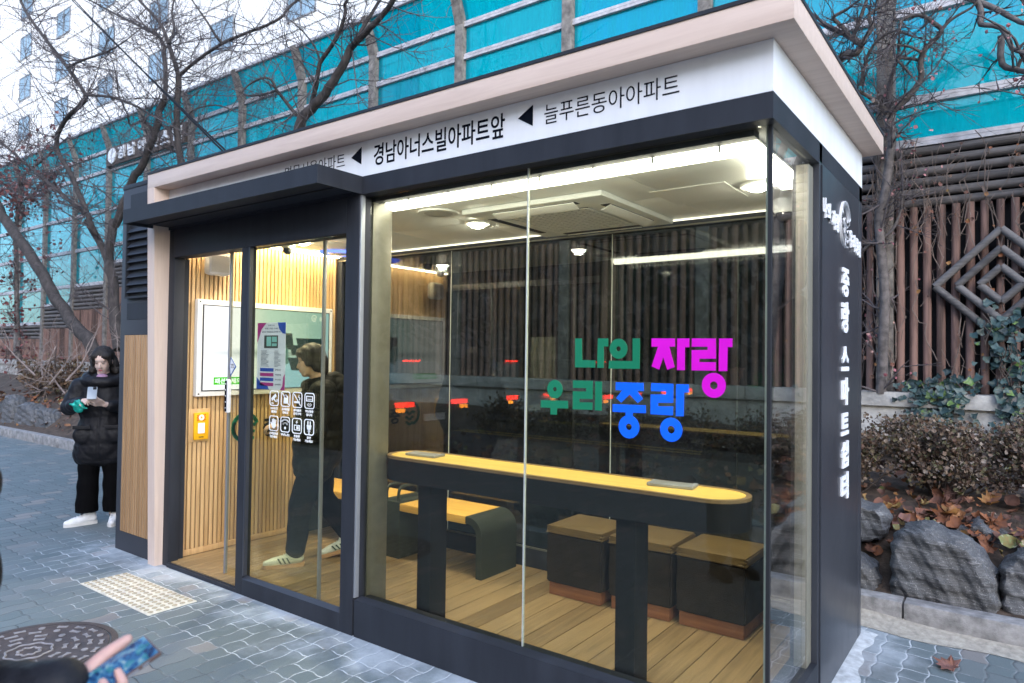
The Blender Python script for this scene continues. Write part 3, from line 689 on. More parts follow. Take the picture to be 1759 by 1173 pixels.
LIMBS = {'A':[(0.13,0.1,[(-10.1,3.6,1.15),(-10.31,3.53,1.71),(-10.94,3.47,2.06),(-11.71,3.4,2.62),(-12.24,3.33,3.16),(-12.68,3.27,3.55),(-13.26,3.2,4.04),(-13.85,3.13,4.47),(-14.31,3.07,4.97),(-15.35,3.0,5.71)])],'B':[(0.12,0.085,[(-9.99,3.9,1.61),(-10.2,3.9,2.32),(-10.33,3.9,3.07),(-10.55,3.9,3.43)]),(0.075,0.05,[(-10.55,3.9,3.43),(-10.87,3.83,3.88),(-11.24,3.75,4.29),(-10.66,3.67,3.99),(-10.85,3.6,4.38)]),(0.055,0.03,[(-10.85,3.6,4.38),(-11.22,3.57,4.87),(-11.6,3.55,5.33),(-12.17,3.52,5.86),(-12.15,3.49,6.2),(-11.57,3.46,6.48),(-10.88,3.44,6.59),(-10.61,3.41,6.72),(-11.43,3.38,7.47),(-12.09,3.35,8.0),(-13.6,3.33,9.23),(-14.03,3.3,9.81)]),(0.045,0.02,[(-10.85,3.6,4.38),(-11.53,3.66,4.62),(-12.95,3.71,5.27),(-14.26,3.77,5.85),(-15.12,3.83,6.2),(-16.03,3.89,6.61),(-16.98,3.94,7.01),(-18.07,4.0,7.67)]),(0.03,0.015,[(-10.34,3.3,6.63),(-9.38,3.37,6.41),(-8.42,3.43,6.04),(-8.11,3.5,5.85)]),(0.03,0.012,[(-11.21,3.3,7.39),(-10.22,3.2,7.27),(-8.97,3.1,7.08),(-7.99,3.0,7.01)]),(0.085,0.06,[(-10.55,3.9,3.43),(-10.43,3.92,4.24),(-10.36,3.94,4.16),(-10.05,3.96,4.57),(-9.8,3.98,5.01),(-9.45,4.0,5.25),(-9.24,4.02,5.57),(-9.0,4.04,5.85),(-8.93,4.06,6.16),(-9.0,4.08,6.27),(-8.82,4.1,6.47)]),(0.045,0.02,[(-8.82,4.1,6.47),(-8.89,4.15,6.9),(-9.05,4.2,7.34),(-9.29,4.25,7.82),(-10.01,4.3,8.24),(-11.38,4.35,8.93),(-13.01,4.4,9.79)]),(0.03,0.015,[(-9.12,4.1,5.89),(-9.42,3.97,6.13),(-9.58,3.83,6.03),(-9.43,3.7,6.16)])],'C':[(0.07,0.055,[(-8.63,4.4,4.7),(-8.74,4.4,5.29),(-8.91,4.4,5.99),(-8.87,4.4,6.78),(-8.89,4.4,7.05)]),(0.05,0.02,[(-8.89,4.4,7.05),(-8.97,4.32,7.41),(-8.99,4.24,7.66),(-9.24,4.16,8.14),(-9.9,4.08,8.73),(-10.35,4.0,9.2)]),(0.035,0.02,[(-8.89,4.4,7.05),(-8.29,4.47,7.26),(-7.58,4.53,7.41),(-6.96,4.6,7.46),(-6.05,4.67,7.49),(-5.76,4.73,7.69),(-5.21,4.8,7.86)]),(0.03,0.015,[(-8.91,4.2,7.63),(-8.96,4.33,7.98),(-9.35,4.47,8.5),(-9.46,4.6,8.95)]),(0.03,0.012,[(-7.35,4.4,7.3),(-7.36,4.27,7.41),(-7.44,4.13,7.65),(-7.71,4.0,8.05)]),(0.02,0.01,[(-8.91,4.4,5.99),(-8.48,4.47,6.29),(-7.77,4.53,6.28),(-7.29,4.6,6.1)])],'D':[(0.09,0.06,[(-5.0,4.3,4.88),(-4.86,4.3,5.29),(-4.68,4.3,5.46),(-4.35,4.3,5.6),(-4.04,4.3,5.81),(-3.8,4.3,6.04),(-3.65,4.3,6.25)]),(0.055,0.03,[(-3.65,4.3,6.25),(-3.3,4.22,6.31),(-2.94,4.15,6.38),(-2.51,4.08,6.55),(-2.27,4.0,6.69)]),(0.04,0.02,[(-4.58,4.3,5.54),(-4.41,4.26,5.84),(-4.28,4.22,6.13),(-3.98,4.19,6.31),(-3.72,4.15,6.49),(-3.56,4.11,6.68),(-3.55,4.08,6.78),(-3.45,4.04,6.81),(-3.36,4.0,7.03)]),(0.03,0.02,[(-3.48,4.2,6.23),(-3.39,4.3,6.48),(-3.14,4.4,6.87),(-3.03,4.5,7.15)]),(0.03,0.012,[(-4.96,4.3,5.47),(-5.16,4.22,5.73),(-5.27,4.13,5.9),(-5.3,4.05,6.05),(-5.46,3.97,6.08),(-5.67,3.88,5.99),(-5.76,3.8,5.85)]),(0.025,0.01,[(-5.51,4.3,6.0),(-6.0,4.43,6.08),(-6.73,4.57,6.25),(-7.28,4.7,6.49)]),(0.02,0.008,[(-4.37,4.3,6.18),(-4.43,4.23,6.44),(-4.68,4.17,6.74),(-4.9,4.1,6.94)])],'E':[(0.05,0.035,[(3.40,5.45,1.25),(3.43,5.42,2.2),(3.39,5.36,3.0),(3.45,5.3,3.32),(3.5,5.3,3.73),(3.5,5.3,3.94),(3.47,5.3,4.12)]),(0.035,0.015,[(3.47,5.3,4.12),(3.62,5.26,4.21),(3.77,5.21,4.37),(3.78,5.17,4.55),(3.82,5.12,4.64),(3.96,5.08,4.76),(3.91,5.03,4.83),(3.8,4.99,4.93),(3.65,4.94,4.91),(3.63,4.9,4.8)]),(0.03,0.015,[(3.47,5.3,4.12),(3.42,5.2,4.2),(3.32,5.1,4.28),(3.23,5.0,4.33)]),(0.02,0.01,[(3.24,5.2,4.43),(3.29,5.12,4.62),(3.38,5.05,4.77),(3.53,4.98,4.83),(3.64,4.9,4.78)]),(0.045,0.03,[(3.01,5.0,4.54),(3.07,4.98,4.66),(3.15,4.96,4.7),(3.25,4.94,4.69),(3.28,4.92,4.76),(3.21,4.9,4.82)]),(0.025,0.012,[(3.21,4.9,4.82),(3.25,4.88,4.89),(3.31,4.85,5.03),(3.35,4.83,5.14),(3.37,4.8,5.18)]),(0.025,0.015,[(3.21,4.9,4.82),(3.13,4.85,4.94),(3.1,4.8,4.97),(3.07,4.75,5.02),(3.21,4.7,5.04)]),(0.025,0.015,[(3.29,4.9,4.75),(3.38,4.93,4.89),(3.35,4.95,5.03),(3.42,4.97,5.09),(3.57,5.0,5.19)]),(0.016,0.008,[(3.96,5.0,4.73),(4.05,4.97,4.81),(4.21,4.93,4.86),(4.25,4.9,4.9)]),(0.015,0.006,[(3.79,5.1,4.61),(3.69,5.03,4.67),(3.58,4.97,4.69),(3.47,4.9,4.71)]),(0.018,0.01,[(3.77,5.3,4.6),(3.68,5.22,4.62),(3.58,5.15,4.61),(3.66,5.08,4.47),(3.72,5.0,4.36)]),(0.02,0.01,[(3.23,5.45,2.76),(3.33,5.41,2.84),(3.49,5.38,2.91),(3.58,5.34,3.1),(3.61,5.3,3.3)])],'F':[(0.03,0.015,[(4.21,5.0,5.01),(4.25,4.96,4.93),(4.29,4.91,4.76),(4.28,4.87,4.66),(4.43,4.83,4.57),(4.52,4.79,4.35),(4.6,4.74,4.27),(4.68,4.7,4.18)]),(0.03,0.02,[(4.43,5.0,4.56),(4.44,4.97,4.29),(4.55,4.95,4.21),(4.6,4.93,4.17),(4.69,4.9,4.09)]),(0.03,0.015,[(4.25,5.0,4.93),(4.39,4.92,4.79),(4.53,4.85,4.63),(4.6,4.78,4.54),(4.75,4.7,4.39)]),(0.018,0.01,[(4.55,5.0,4.22),(4.57,4.95,4.28),(4.63,4.9,4.33)]),(0.08,0.05,[(5.3,5.2,0.7),(5.25,5.15,1.6),(5.1,5.05,2.6),(5.15,5.0,3.6)]),(0.05,0.03,[(5.15,5.0,3.6),(4.75,4.8,4.43)]),(0.05,0.03,[(5.12,5.02,3.2),(4.69,4.9,4.09)])],'G':[(0.06,0.05,[(-15.95,4.2,0.99),(-16.23,4.2,2.18),(-16.39,4.2,3.39),(-16.49,4.2,4.76)]),(0.05,0.03,[(-16.49,4.2,4.76),(-16.23,4.15,5.41),(-15.89,4.1,5.95),(-14.94,4.05,6.09),(-13.95,4.0,6.21)]),(0.03,0.015,[(-16.46,4.2,5.44),(-17.4,4.3,5.81),(-18.82,4.4,6.1)]),(0.03,0.015,[(-15.77,4.0,5.32),(-15.12,4.07,5.4),(-14.45,4.13,5.68),(-13.96,4.2,5.77)])]}
M_BUD = island_mat('pink winter buds', [(0, (.25, .08, .10)), (.5, (.4, .16, .18)), (1, (.35, .25, .2))], .6)
M_RED = island_mat('red leaves', [(0, (.10, .03, .035)), (.5, (.16, .05, .05)), (1, (.2, .08, .07))], .7)
tree('thick dark trunk leaning left behind the woman', LIMBS['A'], 1, 2.5, M_BARK, 1.6)
tree('forked bare tree rising just left of the shelter cabinet', LIMBS['B'], 2, 7.5, M_BARK, 1.8, 2)
tree('slim bare tree rising behind the left end of the shelter roof', LIMBS['C'], 3, 6.5, M_BARK, 1.9, 2)
tree('bare tree forking over the middle of the shelter roof', LIMBS['D'], 4, 7, M_BARK, 1.4, 2)
tree('bare thicket with pink buds against the turquoise panels right of the roof', LIMBS['E'], 5, 10, M_BARK2, .7, 2, buds=(M_BUD, 300, .8))
tree('pruned bare tree reaching in from the right edge', LIMBS['F'], 6, 3.2, M_BARK2, .55, 1, buds=(M_BUD, 60, .7))
tree('small tree with dark red leaves at the left edge', LIMBS['G'], 7, 9, M_BARK2, .9, 2, buds=(M_RED, 2500, 2.0))
# bare sticks left lying over the withered bushes
for i, (x, y, lab) in enumerate([(-12.0, 3.2, 'pale dead branch sprawling over the bushes at far left'), (-10.4, 3.1, 'pale dead branch arching over the bushes behind the woman')]):
    t = thing('dead_branch', lab, 'branch', (x, y, .7), 0, 'dead branches on the bank'); p = MB(); r2 = random.Random(70+i)
    for k in range(7): twigs(p, (x+r2.uniform(-1.3, 1.3), y+r2.uniform(-.3, .4), r2.uniform(.7, 1.2)), Vector((r2.uniform(-1, 1), r2.uniform(-.4, .4), r2.uniform(-.1, .5))), r2.uniform(.8, 1.7), .018, 2, r2)
    p.obj('sticks', mat('pale dead wood', (.24, .19, .17), .85, var=.25), t)
# overhead cables
for i, (a, b, lab) in enumerate([((-.66, .97, 2.93), (-9.09, 2.6, 7.86), 'black cable sloping to the shelter roof, right one'), ((-.80, 1.05, 2.93), (-9.27, 2.7, 7.96), 'black cable sloping to the shelter roof, left one')]):
    A = Vector(a); B = Vector(b); C2 = B+(B-A)*.8
    pts = [A.lerp(C2, s/16)+Vector((0, 0, -.25*(s/16)*(1-s/16))) for s in range(17)]
    tag(MB().tube(pts, .010, 7).obj('overhead_cable', mat('cable sheath', (.008, .008, .010), .8, spec=.2), None, 60), lab, 'cable', 'cables running down to the shelter roof')
# ------------------------------------------------------------------ the far side of the street, mirrored cars and added sky blockers
M_FARW = mat('grey facade', (.22, .21, .2), .8, var=.15, scale=.3)
facade_block('apartment_building', 'grey apartment block added opposite to keep bright sky out of the glass', -60, 30, -40, -28, 14, M_FARW, 2.0, 2.9, 6.0, 2.2, 1.5, face=1, maxw=0)  # unseen block, added so less sky mirrors in the shelter glass
M_EVER = island_mat('evergreen leaves', [(0, (.012, .02, .012)), (.5, (.025, .04, .022)), (1, (.05, .065, .035))], .7)
wv = MB(); r2 = random.Random(8)
for k in range(26):
    cx = -62+k*3.4+r2.uniform(-.6, .6); cz = r2.uniform(3.2, 5.2); rr = r2.uniform(2.0, 2.7)
    for j in range(330):
        v = Vector((r2.gauss(0, 1), r2.gauss(0, 1), r2.gauss(0, 1))).normalized()*rr*r2.uniform(.55, 1.05)
        add_leaf(wv, (cx+v.x, -17.5+v.y*.8, max(.2, cz+v.z*1.5)), r2.uniform(.3, .6), v+Vector((0, .4, .4)), 'ivy', .2, r2)
tag(wv.obj('far_wood', M_EVER), kind='stuff')  # row of trees opposite, added dense to block sky from the glass reflections
wv = MB()
for k in range(14):
    cx = -42+k*2.1+r2.uniform(-.6, .6); cz = r2.uniform(2.0, 4.4); rr = r2.uniform(1.1, 1.7)
    for j in range(260):
        v = Vector((r2.gauss(0, 1), r2.gauss(0, 1), r2.gauss(0, 1))).normalized()*rr*r2.uniform(.3, 1.05)
        add_leaf(wv, (cx+v.x, 9.5+v.y*.8, max(.2, cz+v.z*1.5)), r2.uniform(.15, .4), v+Vector((0, .4, .4)), 'ivy', .2, r2)
    wv.tube([(cx, 9.5, .5), (cx+.1, 9.5, cz), (cx, 9.6, cz+2.4)], [.12, .09, .03], 6)
tag(wv.obj('wood_beyond_barrier', M_EVER), kind='stuff')
M_CARP = [mat('dark grey car paint', (.035, .038, .045), .3, metal=.4, coat=.4), mat('dark car paint', (.04, .045, .05), .3, metal=.4, coat=.5)]
M_TYRE = mat('tyre rubber', (.015, .015, .015), .8); M_CGL = mat('dark car glass', (.012, .014, .016), .05)
M_RIM = mat('alloy rim', (.45, .45, .46), .35, metal=.9); M_TAIL = emit('tail lamp glow', (1, .03, .015), 5); M_IND = emit('indicator glow', (1, .30, .02), 4); M_PLATE = mat('white plate', (.75, .75, .72), .5)
def car(label, x, y, paint, z=-.13):
    t = thing('car', label, 'car', (x, y, z), 0, 'cars waiting in the street')
    # heads towards -x, tail at +x; local coordinates, length 4.5, width 1.84
    prof = [(0, .35), (.02, .75), (.12, 1.02), (.28, 1.12), (.62, 1.58), (1.3, 1.66), (2.3, 1.62), (3.05, 1.12), (4.1, .98), (4.42, .75), (4.45, .32)]
    b = MB(); v = []; f = []; n = len(prof)
    for w, ins in ((-.92, 0), (-.9, .02), (.9, .02), (.92, 0)):
        for (px, pz) in prof:
            k = max(0, (pz-1.0))*.28 if abs(w) > .85 else 0
            v.append((-px+(-.03 if ins == 0 else 0)*0, (abs(w)-k)*(1 if w > 0 else -1), pz))
    for j in range(3):
        for i in range(n): f.append((j*n+i, j*n+(i+1) % n, (j+1)*n+(i+1) % n, (j+1)*n+i))
    f += [tuple(range(n)), tuple(range(4*n-1, 3*n-1, -1))]
    b.add(v, f); local(b.obj('body', paint, None, 40), t)
    g = MB()
    for s in (-1, 1): g.prism([(-.5, 1.14), (-.75, 1.54), (-1.35, 1.6), (-2.2, 1.57), (-2.85, 1.14)], 1, s*.905, s*.80)
    local(g.obj('side_window', M_CGL, None), t)
    g = MB().add([(-.30, -.72, 1.15), (-.30, .72, 1.15), (-.61, .64, 1.56), (-.61, -.64, 1.56), (-.27, -.72, 1.16), (-.27, .72, 1.16), (-.585, .64, 1.565), (-.585, -.64, 1.565)], [(0, 1, 2, 3), (4, 7, 6, 5), (0, 4, 5, 1), (1, 5, 6, 2), (2, 6, 7, 3), (3, 7, 4, 0)])
    local(g.obj('rear_window', M_CGL, None), t)
    for s in (-1, 1):
        lt = MB().box(-.09, .035, s*.52, s*.9, .82, .90, .015).obj('tail_light', M_TAIL, None, 40); local(lt, t)
        local(MB().box(-.05, .03, s*.74, s*.9, .74, .80, .01).obj('indicator', M_IND, None, 40), lt)
    local(MB().box(-.58, -.56, -.22, .22, 1.585, 1.62).obj('brake_light', M_TAIL, None), t)
    local(MB().box(0, .03, -.26, .26, .56, .68).obj('number_plate', M_PLATE, None), t)
    local(MB().box(-.02, .05, -.88, .88, .34, .52, .03).obj('bumper', mat('bumper plastic', (.03, .03, .032), .6), None, 40), t)
    for wx in (-.85, -3.55):
        for s in (-1, 1):
            M = Matrix.Translation((wx, s*.93, .33)) @ Matrix.Rotation(R(90), 4, 'X')
            w = MB().lathe([(.2, -.1), (.3, -.11), (.33, -.07), (.33, .07), (.3, .11), (.2, .1)], n=24, M=M).obj('wheel', M_TYRE, None, 40); local(w, t)
            local(MB().lathe([(.03, -.09), (.19, -.09), (.2, -.095), (.2, .095), (.19, .09), (.03, .09)], n=20, M=M).obj('rim', M_RIM, None, 40), w)
    return t
car('dark grey car with lit tail lamps, mirrored in the front glass', -3.85, -6.35, M_CARP[0])
car('black car in the farther lane with lit tail lamps, mirrored in the glass', -2.6, -11.2, M_CARP[1])
# ------------------------------------------------------------------ the bus shelter
M_ANTH = mat('anthracite powder coat', (.026, .029, .037), .6, var=.16, scale=5, bump=.05, bscale=400, spec=.22, stretch=(1.6, 1.6, .25))
M_ANTH2 = mat('anthracite panel', (.030, .033, .042), .36, var=.06, scale=3, spec=.45)
M_CAB = mat('grey cabinet paint', (.045, .048, .058), .6, var=.08, scale=3, spec=.22)
M_BEIGE = wood('pale beige wood film', (.57, .435, .36), (.66, .52, .435), 0, .5)
M_BEIGEV = wood('pale beige wood film upright', (.57, .435, .36), (.66, .52, .435), 2, .5)
M_SLAT = wood('oak slats', (.50, .31, .14), (.68, .46, .23), 2, .5)
M_SLATO = wood('outdoor timber slats', (.30, .17, .075), (.42, .25, .12), 2, .6)
M_WHITE = mat('white sign panel', (.78, .79, .81), .5, var=.035, scale=5, stretch=(2, 2, .3))
M_NAVY = mat('dark navy vinyl', (.004, .006, .012), .85, var=.05, spec=.08)
M_CEIL = mat('white ceiling panel', (.82, .84, .82), .4, var=.03, scale=2)
M_ALU = mat('champagne aluminium', (.15, .145, .12), .4, metal=.3, var=.08, scale=20)
M_CHAMP = mat('light champagne aluminium', (.30, .28, .23), .45, metal=.3, var=.05, scale=20)
M_SILV = mat('silver trim', (.27, .285, .31), .45, metal=.4, var=.02, scale=2)
M_FLOOR = wood('oak plank floor', (.15, .098, .045), (.27, .185, .09), 1, .45)
M_GLASSF = glass('front glass with warm film', (.935, .94, .865), .028, 5, .003)
M_GLASSC = glass('clear glass', (.95, .96, .94), .045, 5, .003)
M_GLASSB = glass('rear glass', (.43, .475, .49), .075, 5, .004)
M_EDGE = mat('bright glass edge', (.42, .45, .44), .3, var=.05)
M_BLK = mat('black rubber seal', (.012, .012, .014), .6)
M_LED = emit('led strip', (1, .97, .87), 4.0)
XL, XR, DD, ZB, ZM, ZW, ZR = -.60, 3.817, 1.82, 2.5, 2.602, 2.803, 2.907
sh = thing('bus_shelter', 'glass walled bus shelter with beige roof, white sign band and dark frame', 'bus shelter', (1.5, .9, 0))
# floor
p = MB(); x = XL+.03
while x < XR-.14: p.box(x, min(x+.1405, XR-.125), .035, 1.6, .0, .03, .002); x += .1455
p.obj('floor', M_FLOOR, sh, 30)
MB().box(XL+.01, XR-.02, .02, 1.75, -.02, .022).obj('floor_base', M_BLK, sh)
MB().box(-.52, .366, .0, .034, 0, .026, .003).box(-.52, .366, .012, .018, .026, .031).obj('threshold', M_ANTH, sh, 30)
# roof and portal
rf = MB().box(XL-.1, XR+.102, -.113, DD+.067, ZW, ZR, .002).obj('roof', M_BEIGE, sh, 30)
MB().box(XL-.1, XR+.106, -.118, DD+.07, ZR, ZR+.016).obj('roof_trim', M_ANTH, rf)
MB().prism([(-.045, 0), (-.113, ZW), (.14, ZW), (.14, 0)], 0, XL-.1, XL).obj('portal_post', M_BEIGEV, sh)
# sign band
sb = MB().box(XL+.001, XR, 0, DD, ZM, ZW-.002).obj('sign_band', M_WHITE, sh)
def sign(name, body, x0, x1, z0, z1, bold):
    p = MB(); text(p, body, (x0, -.0005, z0), (1, 0, 0), (0, 0, 1), w=x1-x0, h=z1-z0, bold=bold, depth=.0015); p.obj(name, M_NAVY, sb)
sign('lettering', '경남아너스빌아파트앞', 1.637, 2.556, 2.646, 2.768, .012)
sign('lettering', '늘푸른동아아파트', 2.785, 3.445, 2.664, 2.756, -.004)
sign('lettering', '면목서울아파트', .823, 1.392, 2.675, 2.762, -.008)
for x in (1.448, 2.634): MB().prism([(x, 2.722), (x+.086, 2.672), (x+.086, 2.772)], 1, -.002, .001).obj('arrow', M_NAVY, sb)
# dark ring beam and ceiling
MB().box(XL+.002, XR, 0, DD, ZB+.012, ZM-.001).box(XL+.002, XR, 0, .10, ZB, ZB+.012).box(XR-.1, XR, .10, .748, ZB, ZB+.012).box(XL+.002, XR-.1, .10, .16, 2.475, ZB+.011).obj('ring_beam', M_ANTH, sh)
ce = MB()
for i in range(6):
    x0 = XL+.02+i*.715; ce.box(x0, min(x0+.711, XR-.13), .19, .93, 2.486, 2.51, .002).box(x0, min(x0+.711, XR-.13), .934, 1.6, 2.486, 2.51, .002)
ce.obj('ceiling', M_CEIL, sh, 30)
MB().prism([(2.95, .78), (3.36, .78), (3.36, 1.16), (2.95, 1.16)], 2, 2.4835, 2.4862).obj('ceiling_hatch', M_CEIL, sh)
# recessed led strips: along the front, back along the right side, along the slatted wall, thin one along the rear
led = MB().prism([(.165, 2.484), (.165, 2.456), (.225, 2.440), (.285, 2.456), (.285, 2.484)], 0, 1.56, 3.70)
led.prism([(3.60, 2.484), (3.60, 2.456), (3.65, 2.442), (3.70, 2.456), (3.70, 2.484)][::-1] if 0 else [(3.60, .29), (3.70, .29), (3.70, .95), (3.60, .95)], 2, 2.446, 2.484)
l1 = led.obj('led_strip', M_LED, sh)
p = MB()
for i in range(7): p.box(1.75+i*.3, 1.760+i*.3, .158, .178, 2.452, 2.4845)
p.obj('strip_clip', M_CEIL, l1)
MB().box(XL+.05, XL+.09, .2, 1.55, 2.472, 2.4855).obj('led_strip', emit('warm led strip', (1, .82, .54), 18), sh)
MB().box(-.4, 3.6, 1.565, 1.578, 2.478, 2.4855).obj('led_strip', emit('thin led strip', (1, .95, .84), .7), sh)
# header over the door, jamb, stiles
MB().box(-.519, 1.413, .0, .10, 2.29, ZB-.001, .002).obj('door_header', M_ANTH, sh, 30)
MB().box(-.6, -.52, .012, .09, 0, ZB-.001, .002).box(-.598, -.545, .0905, .14, 0, 2.29).obj('door_jamb', M_ANTH, sh, 30)
MB().box(-.50, 1.40, .115, .16, 2.30, 2.36, .004).obj('door_track', M_SILV, sh, 30)
fd = MB().box(.366, .445, .0, .06, .0, 2.289, .003).box(.4451, 1.4135, .0, .06, 0, .105, .003).obj('fixed_door_frame', M_ANTH, sh, 30)
MB().prism([(.0, .1051), (.0275, .1051), (.0275, .125)], 0, .4451, 1.4135).box(.4451, .46, .0, .0275, .1251, 2.289).obj('glazing_bead', M_ANTH2, fd)
g1 = MB().box(.446, 1.413, .030, .038, .106, 2.289).obj('fixed_door_glass', M_GLASSF, sh)
MB().box(1.4136, 1.522, .0, .10, .0, ZB-.001, .003).obj('door_post', M_ANTH, sh, 30)
MB().box(1.523, 1.536, .004, .035, .2135, ZB-.001, .003).obj('post_trim', M_SILV, sh, 30)
MB().box(1.425, 1.53, .101, .25, .0, 2.484, .003).obj('inner_post', M_ALU, sh, 30)
# sliding leaf
ms = MB().box(.06, 1.066, .118, .128, .035, 2.30).obj('sliding_glass', M_GLASSF, sh)
MB().box(.044, .0595, .112, .134, .035, 2.30, .003).box(1.0665, 1.082, .112, .134, .035, 2.30, .003).obj('edge_strip', M_SILV, ms, 30)
hd = MB().box(.06, .092, .085, .1175, 1.165, 1.40, .012).obj('door_handle', M_WHITE, ms, 40)
p = MB().box(.062, .084, .0825, .0855, 1.175, 1.39, .001)
p.obj('handle_strip', M_NAVY, hd); p = MB()
for i in range(5): p.ell((.073, .082, 1.20+i*.042), (.005, .002, .006), None, 10, 6)
p.obj('handle_dot', M_WHITE, hd, 180)
st = MB().prism([(.075, 1.39+.03), (.145, 1.49), (.075, 1.56), (.062, 1.49)], 1, .1155, .1175).obj('diamond_sticker', mat('blue sticker', (.02, .09, .35), .4), ms)
MB().prism([(.08, 1.435), (.133, 1.49), (.08, 1.545), (.07, 1.49)], 1, .114, .1153).obj('sticker_face', M_WHITE, st)
p = MB(); text(p, '당기지', (.080, .1138, 1.478), (1, 0, 0), (0, 0, 1), w=.042, h=.014, bold=.01, depth=.0005); text(p, '마세요', (.080, .1138, 1.495), (1, 0, 0), (0, 0, 1), w=.038, h=.014, bold=.01, depth=.0005)
p.obj('lettering', M_NAVY, st)
# window: sill, front glass in two panes, corner pane
MB().box(1.5365, XR-.0, .0, .12, .0, .205, .003).prism([(.0, .2052), (.055, .2052), (.055, .214)], 0, 1.5365, XR).box(XR-.12, XR, .1201, .747, 0, .205, .003).obj('window_sill', M_ANTH, sh, 30)
w1 = MB().box(1.5365, 2.643, .072, .082, .206, ZB-.001).obj('window_glass', M_GLASSF, sh)
w2 = MB().box(2.650, 3.778, .072, .082, .206, ZB-.001).obj('window_glass', M_GLASSF, sh)
MB().box(2.6435, 2.6495, .0705, .0835, .206, ZB-.001).obj('joint', M_EDGE, w1)
w3 = MB().box(3.780, 3.790, .088, .747, .206, ZB-.001).obj('corner_glass', M_GLASSC, sh)
MB().box(3.768, 3.7785, .083, .086, .206, ZB-.001).obj('glass_edge', M_EDGE, w3)
MB().box(3.779, 3.793, .071, .0875, .206, ZB-.001).obj('corner_seal', M_BLK, w3)
# slogan on the front glass
M_GRN = mat('green vinyl', (.005, .19, .09), .45, var=.03); M_MAG = mat('magenta vinyl', (.68, .0, .56), .45, var=.03); M_BLU = mat('blue vinyl', (.0, .13, .95), .45, var=.03)
SLOGAN = [('g',[[(2.922,1.675),(2.957,1.675),(2.959,1.577),(3.028,1.576),(3.027,1.544),(2.923,1.543)],[(3.04,1.675),(3.091,1.674),(3.092,1.639),(3.07,1.639),(3.071,1.544),(3.038,1.543)]],[]),('g',[[(3.098,1.576),(3.212,1.576),(3.211,1.674),(3.245,1.674),(3.245,1.543),(3.095,1.541)]],[(3.143,1.629,0.044,0.011)]),('m',[[(3.3,1.674),(3.404,1.673),(3.405,1.639),(3.379,1.639),(3.404,1.554),(3.372,1.542),(3.353,1.595),(3.335,1.542),(3.301,1.555),(3.33,1.639),(3.3,1.638)],[(3.415,1.673),(3.467,1.673),(3.467,1.637),(3.448,1.637),(3.448,1.542),(3.415,1.542)]],[]),('m',[[(3.478,1.673),(3.578,1.672),(3.579,1.591),(3.51,1.59),(3.51,1.576),(3.579,1.577),(3.578,1.543),(3.478,1.542),(3.478,1.625),(3.545,1.626),(3.545,1.639),(3.478,1.639)],[(3.592,1.672),(3.645,1.672),(3.645,1.638),(3.626,1.638),(3.625,1.543),(3.591,1.542)]],[(3.571,1.484,0.05,0.016)]),('g',[[(2.738,1.384),(2.887,1.388),(2.888,1.353),(2.828,1.351),(2.827,1.321),(2.793,1.32),(2.792,1.351),(2.737,1.35)]],[(2.815,1.439,0.043,0.01)]),('g',[[(2.913,1.483),(3.016,1.484),(3.016,1.402),(2.948,1.4),(2.948,1.385),(3.016,1.387),(3.015,1.354),(2.913,1.351),(2.913,1.433),(2.983,1.435),(2.983,1.45),(2.913,1.449)],[(3.029,1.482),(3.063,1.482),(3.063,1.353),(3.029,1.353)]],[]),('b',[[(3.132,1.482),(3.264,1.483),(3.265,1.449),(3.234,1.448),(3.262,1.415),(3.238,1.396),(3.199,1.431),(3.159,1.394),(3.135,1.413),(3.164,1.448),(3.132,1.447)],[(3.118,1.385),(3.275,1.388),(3.276,1.355),(3.215,1.353),(3.213,1.336),(3.181,1.334),(3.181,1.353),(3.118,1.352)]],[(3.197,1.291,0.05,0.014)]),('b',[[(3.3,1.484),(3.399,1.484),(3.399,1.405),(3.331,1.402),(3.331,1.387),(3.399,1.39),(3.398,1.353),(3.298,1.352),(3.298,1.435),(3.368,1.439),(3.368,1.451),(3.299,1.45)],[(3.412,1.483),(3.466,1.484),(3.467,1.451),(3.446,1.45),(3.445,1.352),(3.412,1.351)]],[(3.391,1.293,0.05,0.016)])]
for c, ps, rs in SLOGAN:
    p = MB()
    for q in ps: p.prism(q, 1, .0695, .0718)
    for cx_, cz_, r0, r1 in rs: p.ring(cx_, cz_, r0*.98, r0, r1, r1, .0697, .0716)
    p.obj('slogan_letter', {'g': M_GRN, 'm': M_MAG, 'b': M_BLU}[c], w2 if min(a[0] for q in ps for a in q) > 2.65 else w1)
# right end: side panel with raised lettering
MB().box(3.735, 3.79, .66, .747, .206, 2.484, .003).obj('panel_return', M_CHAMP, sh, 30)
sp_ = MB().box(XR-.12, XR, .748, .803, 0, ZM-.0012, .002).box(XR-.12, XR-.0005, .8035, 1.73, 0, ZM-.0012, .002).box(XR-.12, XR, 1.7325, DD, 0, ZM-.0012, .002).obj('side_panel', M_ANTH2, sh, 30)
MB().box(XR-.0, XR+.006, .775, .79, .02, ZB, .001).obj('panel_trim', M_ANTH, sp_)
M_3D = mat('white raised letters', (.82, .83, .86), .4, var=.02)
def side(body, y0, y1, z0, z1, bold=.02, depth=.009):
    p = MB(); text(p, body, (XR+.0003, y0, z0), (0, 1, 0), (0, 0, 1), w=y1-y0, h=z1-z0, bold=bold, depth=depth); p.obj('raised_letter', M_3D, sp_, 30)
for ch, z0, z1 in (('중', 1.925, 2.075), ('랑', 1.735, 1.9), ('스', 1.535, 1.665), ('마', 1.355, 1.50), ('트', 1.20, 1.315), ('쉼', 1.03, 1.165), ('터', .86, 1.0)):
    side(ch, 1.235, 1.405, z0, z1, .035)
